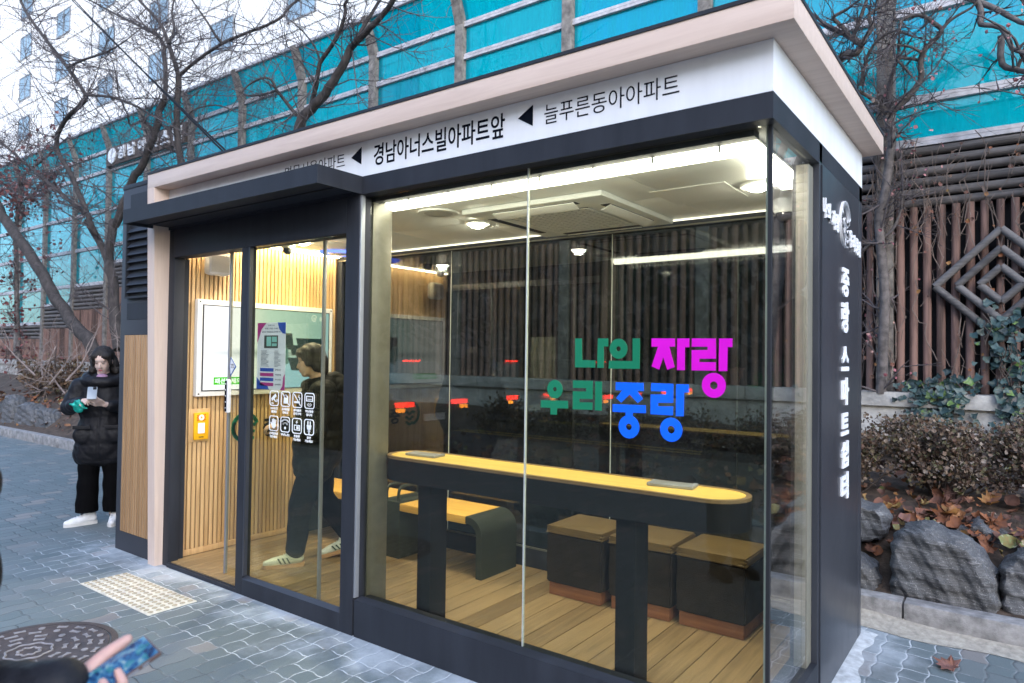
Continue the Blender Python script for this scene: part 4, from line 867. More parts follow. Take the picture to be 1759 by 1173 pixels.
def ribbon(p, pts, wd, to3, d0, d1):
    """flat stroke of width wd along 2-d points"""
    for a, b in zip(pts, pts[1:]):
        t = Vector((b[0]-a[0], b[1]-a[1])); l = t.length
        if l < 1e-6: continue
        t /= l; n = Vector((-t.y, t.x))*wd/2; e = t*wd*.2
        q = [Vector(a)-e+n, Vector(a)-e-n, Vector(b)+e-n, Vector(b)+e+n]
        v = [to3(c.x, c.y, d0) for c in q]+[to3(c.x, c.y, d1) for c in q]
        p.add(v, [(3, 2, 1, 0), (4, 5, 6, 7), (0, 1, 5, 4), (1, 2, 6, 5), (2, 3, 7, 6), (3, 0, 4, 7)])
def emblem(p, s, to3, d0, d1):
    arc = lambda cx, cy, r, a0, a1, n=14: [(cx+r*math.cos(R(a0+(a1-a0)*i/n)), cy+r*math.sin(R(a0+(a1-a0)*i/n))) for i in range(n+1)]
    S = lambda L_: [(x*s, y*s) for x, y in L_]
    ribbon(p, S(arc(0, .02, .44, 150, 20)), .12*s, to3, d0, d1)
    ribbon(p, S(arc(0, .02, .44, 150, 255)), .12*s, to3, d0, d1*.98+d0*.02)
    for k, yy in enumerate((.05, -.17, -.39)):
        ribbon(p, S([(-.16+.44*i/12+.05*k, yy+.05*math.sin(i*.62+k)) for i in range(15-k*2)]), .10*s, to3, d0, d1*.97+d0*.03)
for w_, y0, y1, z1 in (('나', .80, .875, 2.36), ('의', .885, .96, 2.35), ('자', 1.0, 1.075, 2.335), ('랑', 1.085, 1.16, 2.33), ('우', 1.43, 1.505, 2.30), ('리', 1.515, 1.585, 2.29), ('중', 1.61, 1.675, 2.28), ('랑', 1.685, 1.755, 2.275)):
    side(w_, y0, y1, z1-.095, z1, .035, .007)
p = MB(); emblem(p, .24, lambda a, b, d: (XR+.0003+d, 1.295+a, 2.30+b), 0, .014); p.obj('raised_emblem', M_3D, sp_)
# rear glass wall
MB().box(XL+.0, XR-.13, 1.6005, 1.68, .0, .165, .003).obj('rear_sill', M_ANTH, sh, 30)
MB().box(XL+.0, XR-.13, 1.6005, 1.612, .166, .178).obj('rear_bead', M_ALU, sh)
MB().box(XL+.0, XR-.13, 1.6005, 1.68, 2.445, 2.511, .003).obj('rear_rail', M_ANTH, sh, 30)
MB().box(XL+.0, XR-.13, 1.596, 1.6, 2.447, 2.457).obj('rear_trim', M_ALU, sh)
for x0, x1 in ((-.53, .797), (.803, 2.277), (2.283, 3.68)):
    g = MB().box(x0, x1, 1.625, 1.635, .166, 2.445).obj('rear_glass', M_GLASSB, sh)
    if x1 < 3: MB().box(x1+.0004, x1+.0056, 1.622, 1.638, .166, 2.445).obj('joint', M_EDGE, g)
MB().box(XL, -.532, 1.6005, 1.68, .166, 2.445, .003).box(3.682, XR-.13, 1.6005, 1.68, .166, 2.445).obj('rear_post', M_ANTH, sh, 30)
# slatted wall
sw = MB().box(XL-.02, XL+.004, .141, 1.6, .0, 2.4855).obj('slat_wall', mat('slat backing', (.12, .07, .035), .7, stretch=(1, 1, .3)), sh)
p = MB(); y = .145
while y < 1.572: p.box(XL+.0045, XL+.022, y, y+.026, .075, 2.472, .002); y += .0368
p.obj('slats', M_SLAT, sw, 30)
MB().box(XL+.0045, XL+.024, .142, 1.6, .03, .074, .002).obj('skirting', M_SLAT, sw, 30)
p = MB(); emblem(p, .25, lambda a, b, d: (XL+.0225+d, .66-a*-1, .97+b), 0, .008); p.obj('wall_emblem', M_GRN, sw)
p = MB(); text(p, '중랑구', (XL+.0225, .83, .88), (0, 1, 0), (0, 0, 1), w=.42, h=.16, bold=.03, depth=.008); p.obj('wall_lettering', M_BLK, sw)
# canopy over the door
cp = MB().box(-.6295, 1.545, -.3025, -.001, ZB+.02, ZM-.002).box(-.63, 1.5455, -.315, -.303, ZB, ZM-.001).box(1.533, 1.5455, -.3025, -.002, ZB, ZM-.001).box(-.63, -.6175, -.3025, -.002, ZB, ZM-.001).obj('canopy', M_ANTH, sh, 30)
MB().box(-.6, 1.53, -.15, -.147, ZB+.012, ZB+.0195).obj('soffit_seam', M_BLK, cp)
# equipment cabinet on the left
cb = MB().box(-1.325, -.702, .0, 1.5, .0, 2.895, .004).obj('equipment_cabinet', M_CAB, sh, 30)
p = MB(); x = -1.225
while x < -.73: p.box(x, x+.030, -.012, -.0005, .16, 1.715, .002); x += .0385
p.obj('cabinet_slats', M_SLATO, cb, 30)
MB().box(-1.232, -.712, -.0035, -.0003, .155, 1.72).obj('slat_recess', M_BLK, cb)
MB().box(-1.19, -.72, -.004, -.0004, 2.03, 2.60).obj('louvre_recess', M_BLK, cb)
p = MB()
for i in range(9):
    z = 2.05+i*.06; p.prism([(-.004, z+.036), (-.0305, z), (-.0275, z-.002), (-.004, z+.030)], 0, -1.185, -.725)
p.box(-1.205, -1.1905, -.03, -.0005, 2.02, 2.61).box(-.72, -.7085, -.03, -.0005, 2.02, 2.61).box(-1.205, -.7085, -.03, -.0005, 2.005, 2.02)
p.obj('louvre', M_ANTH, cb)
MB().box(-1.215, -.71, -.003, -.0004, 1.84, 1.97).obj('cover_plate', M_ANTH, cb); MB().box(-1.195, -.71, -.003, -.0004, 2.70, 2.84).obj('cover_plate', M_ANTH, cb)
MB().box(-1.33, -.702, -.004, 1.5, 2.8955, 2.93, .003).obj('cabinet_cap', M_ANTH, cb, 30)
# pictograms on the fixed glass
M_PIC = mat('white sticker film', (.85, .86, .86), .5, var=.02)
def rrect(cx, cz, w, h, r, n=5):
    q = []
    for sx, sz, a0 in ((1, 1, 0), (-1, 1, 90), (-1, -1, 180), (1, -1, 270)):
        for i in range(n+1): a = R(a0+90*i/n); q.append((cx+sx*(w/2-r)+r*math.cos(a), cz+sz*(h/2-r)+r*math.sin(a)))
    return q
def frame2d(p, outer, inner, y0, y1):
    n = len(outer); v = [(q[0], y0, q[1]) for q in outer]+[(q[0], y0, q[1]) for q in inner]+[(q[0], y1, q[1]) for q in outer]+[(q[0], y1, q[1]) for q in inner]; f = []
    for i in range(n):
        j = (i+1) % n; f += [(i, j, n+j, n+i), (2*n+i, 3*n+i, 3*n+j, 2*n+j), (i, 2*n+i, 2*n+j, j), (n+i, n+j, 3*n+j, 3*n+i)]
    p.add(v, f)
CAP = [('24시간', '촬영중'), ('음식반입', '안돼요'), ('쉼터흡연', '금지구역'), ('냉난방중', '입니다'), ('손끼임조심', '해주세요'), ('Wi-Fi', ''), ('폰충전', '가능해요'), ('충전', '가능해요')]
arcp = lambda cx, cz, r, a0, a1, n=10: [(cx+r*math.cos(R(a0+(a1-a0)*i/n)), cz+r*math.sin(R(a0+(a1-a0)*i/n))) for i in range(n+1)]
for i, (c1_, c2_) in enumerate(CAP):
    cx = .715+(i % 4)*.1185; cz = 1.30 if i < 4 else 1.14; Y0, Y1 = .0282, .0299
    p = MB(); frame2d(p, rrect(cx, cz, .096, .098, .02), rrect(cx, cz, .084, .086, .015), Y0, Y1)
    to3 = lambda a, b, d: (cx+a, Y1-d, cz+b)
    rb = lambda pts, w: ribbon(p, pts, w, to3, 0, .0015)
    pr = lambda q: p.prism([(cx+a, cz+b) for a, b in q], 1, Y0, Y1)
    if i == 0: pr([(-.032, -.002), (-.022, -.018), (.022, .012), (.012, .03)]); rb([(0, -.006), (.012, -.018), (.03, -.018), (.03, -.006)], .008); p_t = text(p, '24h', (cx-.03, Y1, cz-.036), (1, 0, 0), (0, 0, 1), w=.024, h=.009, bold=.03, depth=.0015)
    elif i == 1: pr([(-.02, -.028), (.016, -.028), (.012, .008), (-.016, .008)]); rb(arcp(0, .012, .014, 0, 180), .006); pr([(.014, -.02), (.026, -.02), (.024, .02), (.014, .02)]); rb([(-.032, .034), (.032, -.034)], .006)
    elif i == 2: pr([(-.03, -.02), (.01, -.02), (.01, -.008), (-.03, -.008)]); pr([(.014, -.02), (.024, -.02), (.024, -.008), (.014, -.008)]); rb([(.02, 0), (.026, .012), (.012, .018), (.018, .03)], .005); rb([(-.032, .034), (.032, -.034)], .006)
    elif i == 3: frame2d(p, [(cx+a, cz+b) for a, b in ((-.032, -.004), (.032, -.004), (.032, .03), (-.032, .03))], [(cx+a, cz+b) for a, b in ((-.026, .002), (.026, .002), (.026, .024), (-.026, .024))], Y0, Y1); rb([(-.018, .01), (.018, .01)], .004); rb(arcp(0, -.008, .013, 215, 325), .005); rb(arcp(0, -.008, .024, 215, 325), .006)
    elif i == 4: pr([(-.02, -.006), (.018, .004), (.022, -.016), (.004, -.034), (-.016, -.026)]); [rb([(-.012+.009*k, -.004), (-.016+.013*k, .03-.004*abs(k-1))], .0065) for k in range(4)]; rb([(-.016, -.016), (-.03, .006)], .007)
    elif i == 5: rb(arcp(0, -.022, .052, 50, 130), .010); rb(arcp(0, -.022, .031, 50, 130), .009); pr([(a, b) for a, b in arcp(0, -.022, .009, 0, 360, 12)[:-1]])
    elif i == 6: frame2d(p, [(cx+a, cz+b) for a, b in ((-.028, -.028), (.03, -.028), (.03, .006), (-.028, .006))], [(cx+a, cz+b) for a, b in ((-.023, -.023), (.025, -.023), (.025, .001), (-.023, .001))], Y0, Y1); [pr([(-.004+.008*k, -.02), (.001+.008*k, -.02), (.001+.008*k, -.002), (-.004+.008*k, -.002)]) for k in range(3)]; pr([(.004, .036), (-.012, .02), (-.001, .02), (-.006, .01), (.01, .025), (.0, .025)])
    else: [rb([(-.011+.022*k, .012), (-.011+.022*k, .034)], .009) for k in range(2)]; pr([(-.022, .012), (.022, .012), (.016, -.014), (-.016, -.014)]); rb([(-.01, -.018), (.01, -.018)], .005); rb([(-.01, -.026), (.01, -.026)], .005); rb([(0, -.014), (0, -.042)], .009)
    pic = p.obj('pictogram', M_PIC, g1)
    p = MB(); hh = .0165
    for k, s in enumerate((c1_, c2_)):
        if s: wd = min(.088, .019*len(s)); text(p, s, (cx-wd/2, Y1, cz-.056-hh-k*.021), (1, 0, 0), (0, 0, 1), w=wd, h=hh, bold=.03, depth=.0015)
    p.obj('pictogram_caption', M_PIC, g1)
# ------------------------------------------------------------------ things in and on the shelter
WX = XL+.0225
M_TVF = mat('white screen bezel', (.72, .72, .70), .4, var=.03)
tv = thing('wall_screen', 'large lit screen in a white frame on the slatted wall', 'screen', (WX, .85, 1.6))
MB().box(WX, WX+.05, .205, 1.50, 1.245, 1.998, .008).obj('frame', M_TVF, tv, 30)
MB().box(WX+.0502, WX+.054, .245, 1.46, 1.285, 1.958, .001).obj('bezel', M_BLK, tv)
def screen_mat():
    m = bpy.data.materials.new('screen picture'); m.use_nodes = True; t = m.node_tree; t.nodes.remove(t.nodes['Principled BSDF'])
    tc = N(t, 'ShaderNodeTexCoord'); sp = N(t, 'ShaderNodeSeparateXYZ'); L(t, tc.outputs['Object'], sp.inputs[0])
    u = MATH(t, 'MULTIPLY_ADD', sp.outputs[1], 1/1.2, -.255/1.2); v = MATH(t, 'MULTIPLY_ADD', sp.outputs[2], 1/.66, -1.293/.66)
    nz = N(t, 'ShaderNodeTexNoise', i_Scale=2.2, i_Detail=3.0); L(t, tc.outputs['Object'], nz.inputs['Vector'])
    up = RAMP(t, MATH(t, 'ADD', u, MATH(t, 'MULTIPLY_ADD', nz.outputs[0], .2, -.1)), [(0, (1, 1, 1)), (.3, (.95, 1, 1)), (.5, (.60, .82, .80)), (.75, (.45, .66, .65)), (1, (.28, .48, .50))])
    lo = RAMP(t, MATH(t, 'ADD', u, MATH(t, 'MULTIPLY_ADD', nz.outputs[0], .3, -.15)), [(0, (1, 1, 1)), (.35, (.9, .97, 1)), (.6, (.33, .6, .8)), (1, (.22, .48, .66))])
    mid = RAMP(t, v, [(0, (0, 0, 0)), (.38, (0, 0, 0)), (.41, (1, 1, 1)), (1, (1, 1, 1))])
    c = MIXC(t, mid, lo, up)
    bnd = MATH(t, 'MULTIPLY', MATH(t, 'SUBTRACT', 1.0, MATH(t, 'MINIMUM', MATH(t, 'MULTIPLY', MATH(t, 'ABSOLUTE', MATH(t, 'SUBTRACT', v, .44)), 14.0), 1.0)), MATH(t, 'MINIMUM', MATH(t, 'MULTIPLY_ADD', u, 1.6, .15), .9))
    c = MIXC(t, bnd, c, (.30, .38, .40))
    e = N(t, 'ShaderNodeEmission', i_Strength=.30); L(t, c, e.inputs[0]); L(t, e.outputs[0], t.nodes['Material Output'].inputs[0]); return m
scn = MB().box(WX+.0542, WX+.0552, .255, 1.45, 1.293, 1.95).obj('screen', screen_mat(), tv)
ME1 = emit('picture dark', (.03, .07, .08), .2); ME2 = emit('picture teal', (.12, .3, .3), .22); ME3 = emit('picture white', (.9, 1, .95), .3); ME4 = emit('caption green', (.08, .62, .02), .30)
p = MB(); 
for q in ([(.93, 1.76), (1.06, 1.76), (1.08, 1.62), (1.02, 1.62), (1.0, 1.66), (.93, 1.67)], [(1.1, 1.72), (1.4, 1.72), (1.42, 1.66), (1.12, 1.65)], [(1.04, 1.66), (1.3, 1.65), (1.3, 1.58), (1.06, 1.57)], [(1.02, 1.55), (1.34, 1.55), (1.36, 1.43), (1.06, 1.44)]): p.prism(q, 0, WX+.0553, WX+.0557)
p.obj('picture', ME1, scn)
p = MB().prism([(.92, 1.66), (1.02, 1.65), (1.03, 1.5), (.95, 1.48)], 0, WX+.0553, WX+.0556).prism([(1.2, 1.64), (1.3, 1.64), (1.3, 1.58), (1.2, 1.58)], 0, WX+.0558, WX+.0560); p.obj('picture', ME2, scn)
p = MB().box(WX+.0553, WX+.0558, .343, .70, 1.333, 1.392); cap_ = p.obj('caption', ME4, scn)
p = MB(); text(p, '패션봉제의 중심', (WX+.0559, .352, 1.340), (0, 1, 0), (0, 0, 1), w=.335, h=.044, bold=.03, depth=.0004); p.obj('caption_text', ME3, cap_)
p = MB(); emblem(p, .06, lambda a, b, d: (WX+.0553+d, 1.29+a, 1.90+b), 0, .0005); text(p, '중랑', (WX+.0553, 1.345, 1.88), (0, 1, 0), (0, 0, 1), w=.075, h=.035, bold=.02, depth=.0004); p.obj('channel_mark', ME3, scn)
p = MB()
for y in (.225, 1.48):
    for z in (1.265, 1.978): p.ell((WX+.0502, y, z), (.003, .007, .007), None, 10, 6)
p.obj('frame_screw', M_BLK, tv, 180)

yb = thing('notice_box', 'yellow notice box with red stripes and white sheet on slats', 'notice box', (WX, .26, 1.02))
M_YEL = mat('yellow enamel', (.80, .42, .01), .4, var=.04)
MB().box(WX, WX+.014, .172, .348, .895, 1.15, .004).obj('backing', M_SLAT, yb, 30)
MB().box(WX+.0142, WX+.03, .207, .325, .912, 1.12, .004).obj('case', M_YEL, yb, 30)
MB().box(WX+.0302, WX+.032, .238, .292, .96, 1.04).obj('sheet', M_WHITE, yb)
p = MB()
for i in range(4):
    for s in (0, 1): p.prism([(.229+s*.048, 1.055+i*.013), (.252+s*.048, 1.063+i*.013), (.252+s*.048, 1.069+i*.013), (.229+s*.048, 1.061+i*.013)], 0, WX+.0302, WX+.0312)
p.obj('stripes', mat('red print', (.62, .06, .01), .5), yb)
MB().ring(0, 0, .022, .022, .008, .008, 0, .001).obj('roundel', M_WHITE, yb).matrix_basis = Matrix.Translation((WX+.0318, .265, 1.082)) @ Matrix.Rotation(R(90), 4, 'Z')
p = MB(); text(p, '보관함', (WX+.0302, .245, .925), (0, 1, 0), (0, 0, 1), w=.04, h=.013, bold=.02, depth=.0004); p.obj('lettering', M_BLK, yb)
spk = thing('wall_speaker', 'white rounded speaker high on the slatted wall', 'speaker', (WX, .36, 2.28))
MB().box(WX, WX+.09, .265, .455, 2.19, 2.37, .035).obj('housing', M_WHITE, spk, 50)
MB().box(WX+.0902, WX+.092, .285, .435, 2.215, 2.345, .0008).obj('grille', mat('speaker cloth', (.62, .62, .6), .8, var=.1, scale=300), spk)
# poster inside the fixed glass
po = thing('poster', 'tall information poster with magenta and blue corners on the door glass', 'poster', (.655, .045, 1.35))
PX0, PX1, PZ0, PZ1 = .505, .806, 1.352, 1.785; PW = PX1-PX0; PH = PZ1-PZ0
MB().box(PX0, PX1, .0402, .0415, PZ0, PZ1).obj('sheet', mat('poster paper', (.62, .66, .78), .6, var=.02), po)
def pp(name, m, polys, d=.0009):
    p = MB()
    for q in polys: p.prism([(PX0+a*PW, PZ0+b*PH) for a, b in q], 1, .0388, .0400)
    return p.obj(name, m, po)
M_PM = mat('poster magenta', (.35, .03, .22), .5, var=.05); M_PB = mat('poster blue', (.02, .07, .42), .5, var=.05); M_PT = mat('poster grey text', (.12, .14, .2), .6); M_PG = mat('poster dark photo', (.05, .055, .06), .5); M_PC = mat('poster cyan photo', (.22, .5, .5), .5)
pp('magenta_corner', M_PM, [[(0, 1), (.32, 1), (.14, .9), (.06, .78), (.0, .70)], [(1, 0), (.84, 0), (.92, .06), (.95, .2), (1, .24)]])
pp('blue_corner', M_PB, [[(1, 1), (.72, 1), (.78, .9), (.9, .84), (1, .83)], [(0, 0), (.45, 0), (.4, .05), (.18, .08), (.0, .18)]])
pp('photo', M_PG, [[(.25, .62), (.74, .62), (.74, .81), (.25, .81)]])
p = MB()
for a, b, c, d in ((.34, .65, .5, .79), (.53, .71, .7, .79), (.53, .65, .7, .69)): p.prism([(PX0+a*PW, PZ0+c_*PH) for a, c_ in ((a, b), (c, b), (c, d), (a, d))], 1, .0382, .0387)
p.obj('photo_glass', M_PC, po)
p = MB()
for s, a, b, w, h in (('중랑구의', .38, .95, .22, .02), ('자랑스러운 스마트', .26, .90, .5, .026), ('쉼터로 여러분을 초대합니다', .16, .85, .68, .026)): text(p, s, (PX0+a*PW, .0399, PZ0+b*PH), (1, 0, 0), (0, 0, 1), w=w*PW, h=h*PH, bold=.005, depth=.0008)
p.obj('heading', M_PT, po)
p = MB(); r3 = random.Random(4)
for k in range(13):
    for a0, wd in ((.14, r3.uniform(.18, .3)), (.62, r3.uniform(.12, .24))): p.prism([(PX0+a*PW, PZ0+b*PH) for a, b in ((a0, .575-k*.019), (a0+wd, .575-k*.019), (a0+wd, .581-k*.019), (a0, .581-k*.019))], 1, .039, .0399)
p.obj('small_print', M_PT, po)
for k, (mm, s) in enumerate(((M_PB, '운영시간'), (M_PM, '이용안내'), (M_PB, '주요시설'), (M_PM, '문의전화'))):
    z = .27-k*.072; pp('pill', mm, [[(.12, z), (.6, z), (.6, z+.05), (.12, z+.05)]]); p = MB(); text(p, s, (PX0+.66*PW, .0399, PZ0+(z+.015)*PH), (1, 0, 0), (0, 0, 1), w=.2*PW, h=.025*PH, bold=.01, depth=.0008); p.obj('pill_text', M_PT, po)
# ceiling cassette
ac = thing('ceiling_cassette', 'white square ceiling air conditioner with grille and open flaps', 'air conditioner', (2.28, 1.06, 2.484))
MB().box(1.79, 2.77, .58, 1.53, 2.452, 2.4853, .012).obj('panel', mat('air conditioner plastic', (.70, .73, .71), .4, var=.03), ac, 40)
gr = MB().box(2.0, 2.56, .79, 1.35, 2.4475, 2.4518, .002).obj('grille_back', M_BLK, ac)
p = MB()
for i in range(13): p.box(2.0+i*.0467-.0085, 2.0+i*.0467+.0085, .79, 1.35, 2.441, 2.447)
for i in range(13): p.box(2.0, 2.56, .79+i*.0467-.0085, .79+i*.0467+.0085, 2.4405, 2.4465)
p.obj('grille', M_CEIL, gr)
for k in range(4):
    M = Matrix.Translation((2.28, 1.065, 0)) @ Matrix.Rotation(k*math.pi/2, 4, 'Z')
    v = MB().box(-.29, .29, .375, .435, 2.4495, 2.4522, .001, M=M).obj('air_slot', M_BLK, ac)
    T = M @ Matrix.Translation((0, .435, 2.449)) @ Matrix.Rotation(R(-38 if k in (0, 1) else 22), 4, 'X')
    MB().box(-.285, .285, -.065, .0, -.006, 0, .002, M=T).obj('flap', M_CEIL, v, 30)
def downlight(lit):
    t = thing('downlight', 'x', 'ceiling light', (0, 0, 0), 0, 'round ceiling lights in the shelter')
    local(MB().lathe([(.062, .0), (.085, .0), (.088, .010), (.06, .014)], n=28, cap=False).obj('trim_ring', M_CEIL, None, 40), t)
    local(MB().lathe([(.001, -.026), (.025, -.023), (.045, -.014), (.058, .001), (.06, .008), (.001, .008)] if lit else [(.001, .003), (.06, .003), (.06, .008), (.001, .008)], n=28).obj('diffuser', emit('downlight glow', (1, .96, .86), 34) if lit else mat('unlit diffuser', (.55, .56, .53), .5), None), t)
    return t
def lamp(o, w):
    l = bpy.data.lights.new('lamp_light', 'AREA'); l.shape = 'DISK'; l.size = .06; l.energy = w; l.color = (1, .90, .72); b = bpy.data.objects.new('lamp_light', l); COL.objects.link(b); b.parent = o; b.location = (0, 0, -.030)
d0 = downlight(True); d0['label'] = 'lit round ceiling light left of the air conditioner'; d0.matrix_basis = Matrix.Translation((1.61, .96, 2.474))
d2 = dup(d0, (3.48, .93, 2.474), 0, 'lit round ceiling light near the glass corner'); d3 = dup(d0, (-.05, .80, 2.474), 0, 'lit round ceiling light inside the doorway')
for o_, w_ in ((d0, 5), (d2, 5), (d3, 8)): lamp(o_, w_)
d1 = downlight(False); d1['label'] = 'unlit round ceiling plate near the front light strip'; d1.matrix_basis = Matrix.Translation((1.62, .56, 2.475)) @ Matrix.Scale(1.5, 4, (1, 0, 0)) @ Matrix.Scale(1.5, 4, (0, 1, 0)); d1['group'] = 'unlit ceiling plates'
bl_ = thing('ring_light', 'ceiling ring lamp glowing blue near the slatted wall', 'ceiling light', (-.30, 1.36, 2.472))
MB().lathe([(.10, 0), (.15, -.004), (.165, .012), (.10, .0125)], (-.30, 1.36, 2.472), 32, cap=False).obj('rim', emit('blue glow', (.10, .16, 1), 1.1), bl_, 40)
MB().lathe([(.001, -.012), (.08, -.008), (.098, .012), (.001, .0125)], (-.30, 1.36, 2.472), 28).obj('cover', M_CEIL, bl_, 40)
M_DOME = mat('smoked dome', (.02, .02, .022), .08)
def dome(label, x, y, s=1.0):
    t = thing('dome_camera', label, 'camera', (x, y, 2.485), 0, 'dome cameras under the shelter ceiling')
    MB().lathe([(.055*s, 0), (.058*s, -.04*s), (.045*s, -.065*s), (.001, -.066*s)], (x, y, 2.4853), 24).obj('mount', M_CEIL, t, 40)
    MB().ell((x, y, 2.4853-.068*s), (.040*s, .040*s, .046*s)).obj('dome', M_DOME, t, 180)
dome('white dome camera inside the door opening', -.14, .72); dome('white dome camera near the rear glass behind the door post', .24, 1.32, 1.15); dome('white dome camera at the right rear ceiling corner', 3.50, 1.36, 1.15)
ds = thing('door_sensor', 'dark sensor box under the door header', 'sensor', (.97, .17, 2.33))
MB().box(.84, 1.09, .161, .215, 2.33, 2.39, .006).obj('housing', M_BLK, ds, 40); MB().box(.9, 1.03, .2152, .217, 2.342, 2.37).obj('lens', M_DOME, ds)
# bar table along the window
bt = thing('bar_table', 'long dark bar table with yellow wood top along the window', 'table', (2.57, .34, .03))
def stadium(x0, x1, y0, y1, n=12):
    r = (y1-y0)/2; cy = (y0+y1)/2; q = []
    for i in range(n+1): a = R(-90+180*i/n); q.append((x1-r+r*math.cos(a), cy+r*math.sin(a)))
    for i in range(n+1): a = R(90+180*i/n); q.append((x0+r+r*math.cos(a), cy+r*math.sin(a)))
    return q
M_TOP = wood('varnished yellow wood top', (.60, .38, .085), (.74, .52, .13), 0, .35)
M_CHAR = mat('charcoal metal', (.010, .011, .014), .6, var=.1, scale=20, spec=.12)
MB().prism(stadium(1.50, 3.635, .185, .495), 2, .86, .985).obj('apron', M_CHAR, bt, 40)
MB().prism(stadium(1.52, 3.615, .205, .475), 2, .9852, .998).obj('tabletop', M_TOP, bt, 40)
p = MB(); a = stadium(1.498, 3.637, .183, .497); b = stadium(1.522, 3.613, .207, .473)
n = len(a); v = [(*q, .9853) for q in a]+[(*q, .9853) for q in b]+[(*q, 1.0) for q in a]+[(*q, 1.0) for q in b]; f = []
for i in range(n): j = (i+1) % n; f += [(2*n+i, 2*n+j, 3*n+j, 3*n+i), (i, j, 2*n+j, 2*n+i), (n+i, 3*n+i, 3*n+j, n+j)]
p.add(v, f).obj('edge_band', mat('brown edge', (.16, .10, .045), .45), bt)
for x in (1.77, 3.04): 
    MB().box(x, x+.10, .26, .40, .031, .8598, .004).obj('leg', M_CHAR, bt, 30)
def charger():
    t = thing('charging_pad', 'x', 'charging pad', (0, 0, 0), 0, 'charging pads on the bar table')
    local(MB().box(-.105, .105, -.05, .05, 0, .014, .004).obj('pad', mat('grey charging pad', (.30, .31, .31), .35, metal=.4), None, 40), t)
    local(MB().box(-.107, -.085, -.052, .052, .002, .0155, .003).box(.085, .107, -.052, .052, .002, .0155, .003).obj('end_cap', M_SILV, None, 40), t)
    return t
c0 = charger(); c0['label'] = 'grey charging pad at the left end of the bar table'; c0.matrix_basis = Matrix.Translation((1.75, .335, .9985)) @ Matrix.Rotation(.1, 4, 'Z')
dup(c0, (3.265, .385, .9985), .12, 'grey charging pad at the right end of the bar table')
# bench
be = thing('bench', 'long bench with yellow wood seats, metal arm loops and curved end', 'bench', (.5, 1.32, .03))
M_SEAT = wood('orange varnished seat', (.60, .32, .055), (.78, .46, .10), 0, .4)
M_BMET = mat('olive grey bench metal', (.034, .040, .031), .5, metal=.1, var=.08, spec=.2)
for x0, x1 in ((-.52, .535), (.745, 1.40)):
    MB().box(x0, x1, 1.13, 1.54, .395, .452, .006).obj('seat', M_SEAT, be, 40)
def curve_end(x0, s):
    q = [(x0, .452)]+[(x0+s*(.02+.13*math.sin(R(a))), .452-.13*(1-math.cos(R(a)))) for a in range(0, 91, 10)]+[(x0+s*.15, .031), (x0+s*.10, .031)]+[(x0+s*(.02+.08*math.sin(R(a))), .402-.08*(1-math.cos(R(a)))) for a in range(90, -1, -15)]+[(x0, .402)]
    v = []; p = MB(); n = len(q)
    v = [(a, 1.128, b) for a, b in q]+[(a, 1.542, b) for a, b in q]
    p.add(v, [tuple(range(n)), tuple(range(2*n-1, n-1, -1))]+[(i, n+i, n+(i+1) % n, (i+1) % n) for i in range(n)])
    return p
curve_end(1.401, 1).obj('end_support', M_BMET, be, 40)
MB().box(.5355, .7445, 1.13, 1.54, .031, .46, .005).obj('centre_block', M_BMET, be, 40)
for x in (.575, .705):
    p = MB(); p.tube([(x, 1.16, .455), (x, 1.16, .52)]+[(x, 1.16+.05*(1-math.cos(R(a))), .52+.05*math.sin(R(a))) for a in range(15, 91, 15)]+[(x, 1.46, .57)]+[(x, 1.46+.05*math.sin(R(a)), .52+.05*math.cos(R(a))) for a in range(15, 91, 15)]+[(x, 1.51, .455)], .012, 10)
    p.obj('armrest', M_BMET, be, 60)
MB().box(-.50, -.46, 1.15, 1.52, .031, .3948).obj('support_leg', M_BMET, be)
# pouffes
M_LEA = mat('brown leather', (.125, .082, .03), .42, var=.14, scale=5, bump=.25, bscale=90)
M_LEA_SHADE = mat('shaded leather side', (.020, .016, .012), .55, var=.2, scale=7, bump=.25, bscale=120, spec=.15)  # same leather as the top, shade on the sides put into the colour
M_PLINTH = wood('red brown plinth', (.20, .075, .03), (.32, .13, .055), 0, .5)
def pouffe():
    t = thing('pouffe', 'x', 'stool', (0, 0, 0), 0, 'leather cube stools in a row')
    def soft(x, y, z0, z1, bulge, seed):
        bm = bmesh.new(); bmesh.ops.create_cube(bm, size=1); bmesh.ops.subdivide_edges(bm, edges=bm.edges[:], cuts=9, use_grid_fill=True)
        for w in bm.verts:
            u = w.co.copy(); e = (1-(2*u.x)**4)*(1-(2*u.y)**4)
            w.co = Vector((u.x*x, u.y*y, z0+(u.z+.5)*(z1-z0)))
            if u.z > .49: w.co.z += bulge*e
            pin = abs(u.x) > .45 and abs(u.y) > .45
            h = .0014*math.sin(u.x*17+u.z*9+seed)*math.cos(u.y*15+seed)
            w.co.x += h*(1 if abs(u.x) > .49 else 0); w.co.y += h*(1 if abs(u.y) > .49 else 0)
            if pin: w.co.x *= .985; w.co.y *= .985
        bmesh.ops.bevel(bm, geom=[e for e in bm.edges if len(e.link_faces) == 2 and e.calc_face_angle(0) > 1.0], offset=.010, segments=2, affect='EDGES')
        bm.verts.index_update(); mb = MB().add([w.co.copy() for w in bm.verts], [[w.index for w in f.verts] for f in bm.faces]); bm.free(); return mb
    local(soft(.418, .418, .083, .405, 0, 1).obj('body', M_LEA_SHADE, None, 50), t)
    local(soft(.422, .422, .4055, .450, .012, 2).obj('cushion_top', M_LEA, None, 50), t)
    p = MB().tube([(-.208, -.208, .407), (.208, -.208, .407), (.208, .208, .407), (-.208, .208, .407), (-.208, -.208, .407)], .0028, 6); local(p.obj('piping', M_LEA, None, 60), t)
    local(MB().box(-.19, .19, -.19, .19, 0, .082, .003).obj('plinth', M_PLINTH, None, 30), t)
    return t
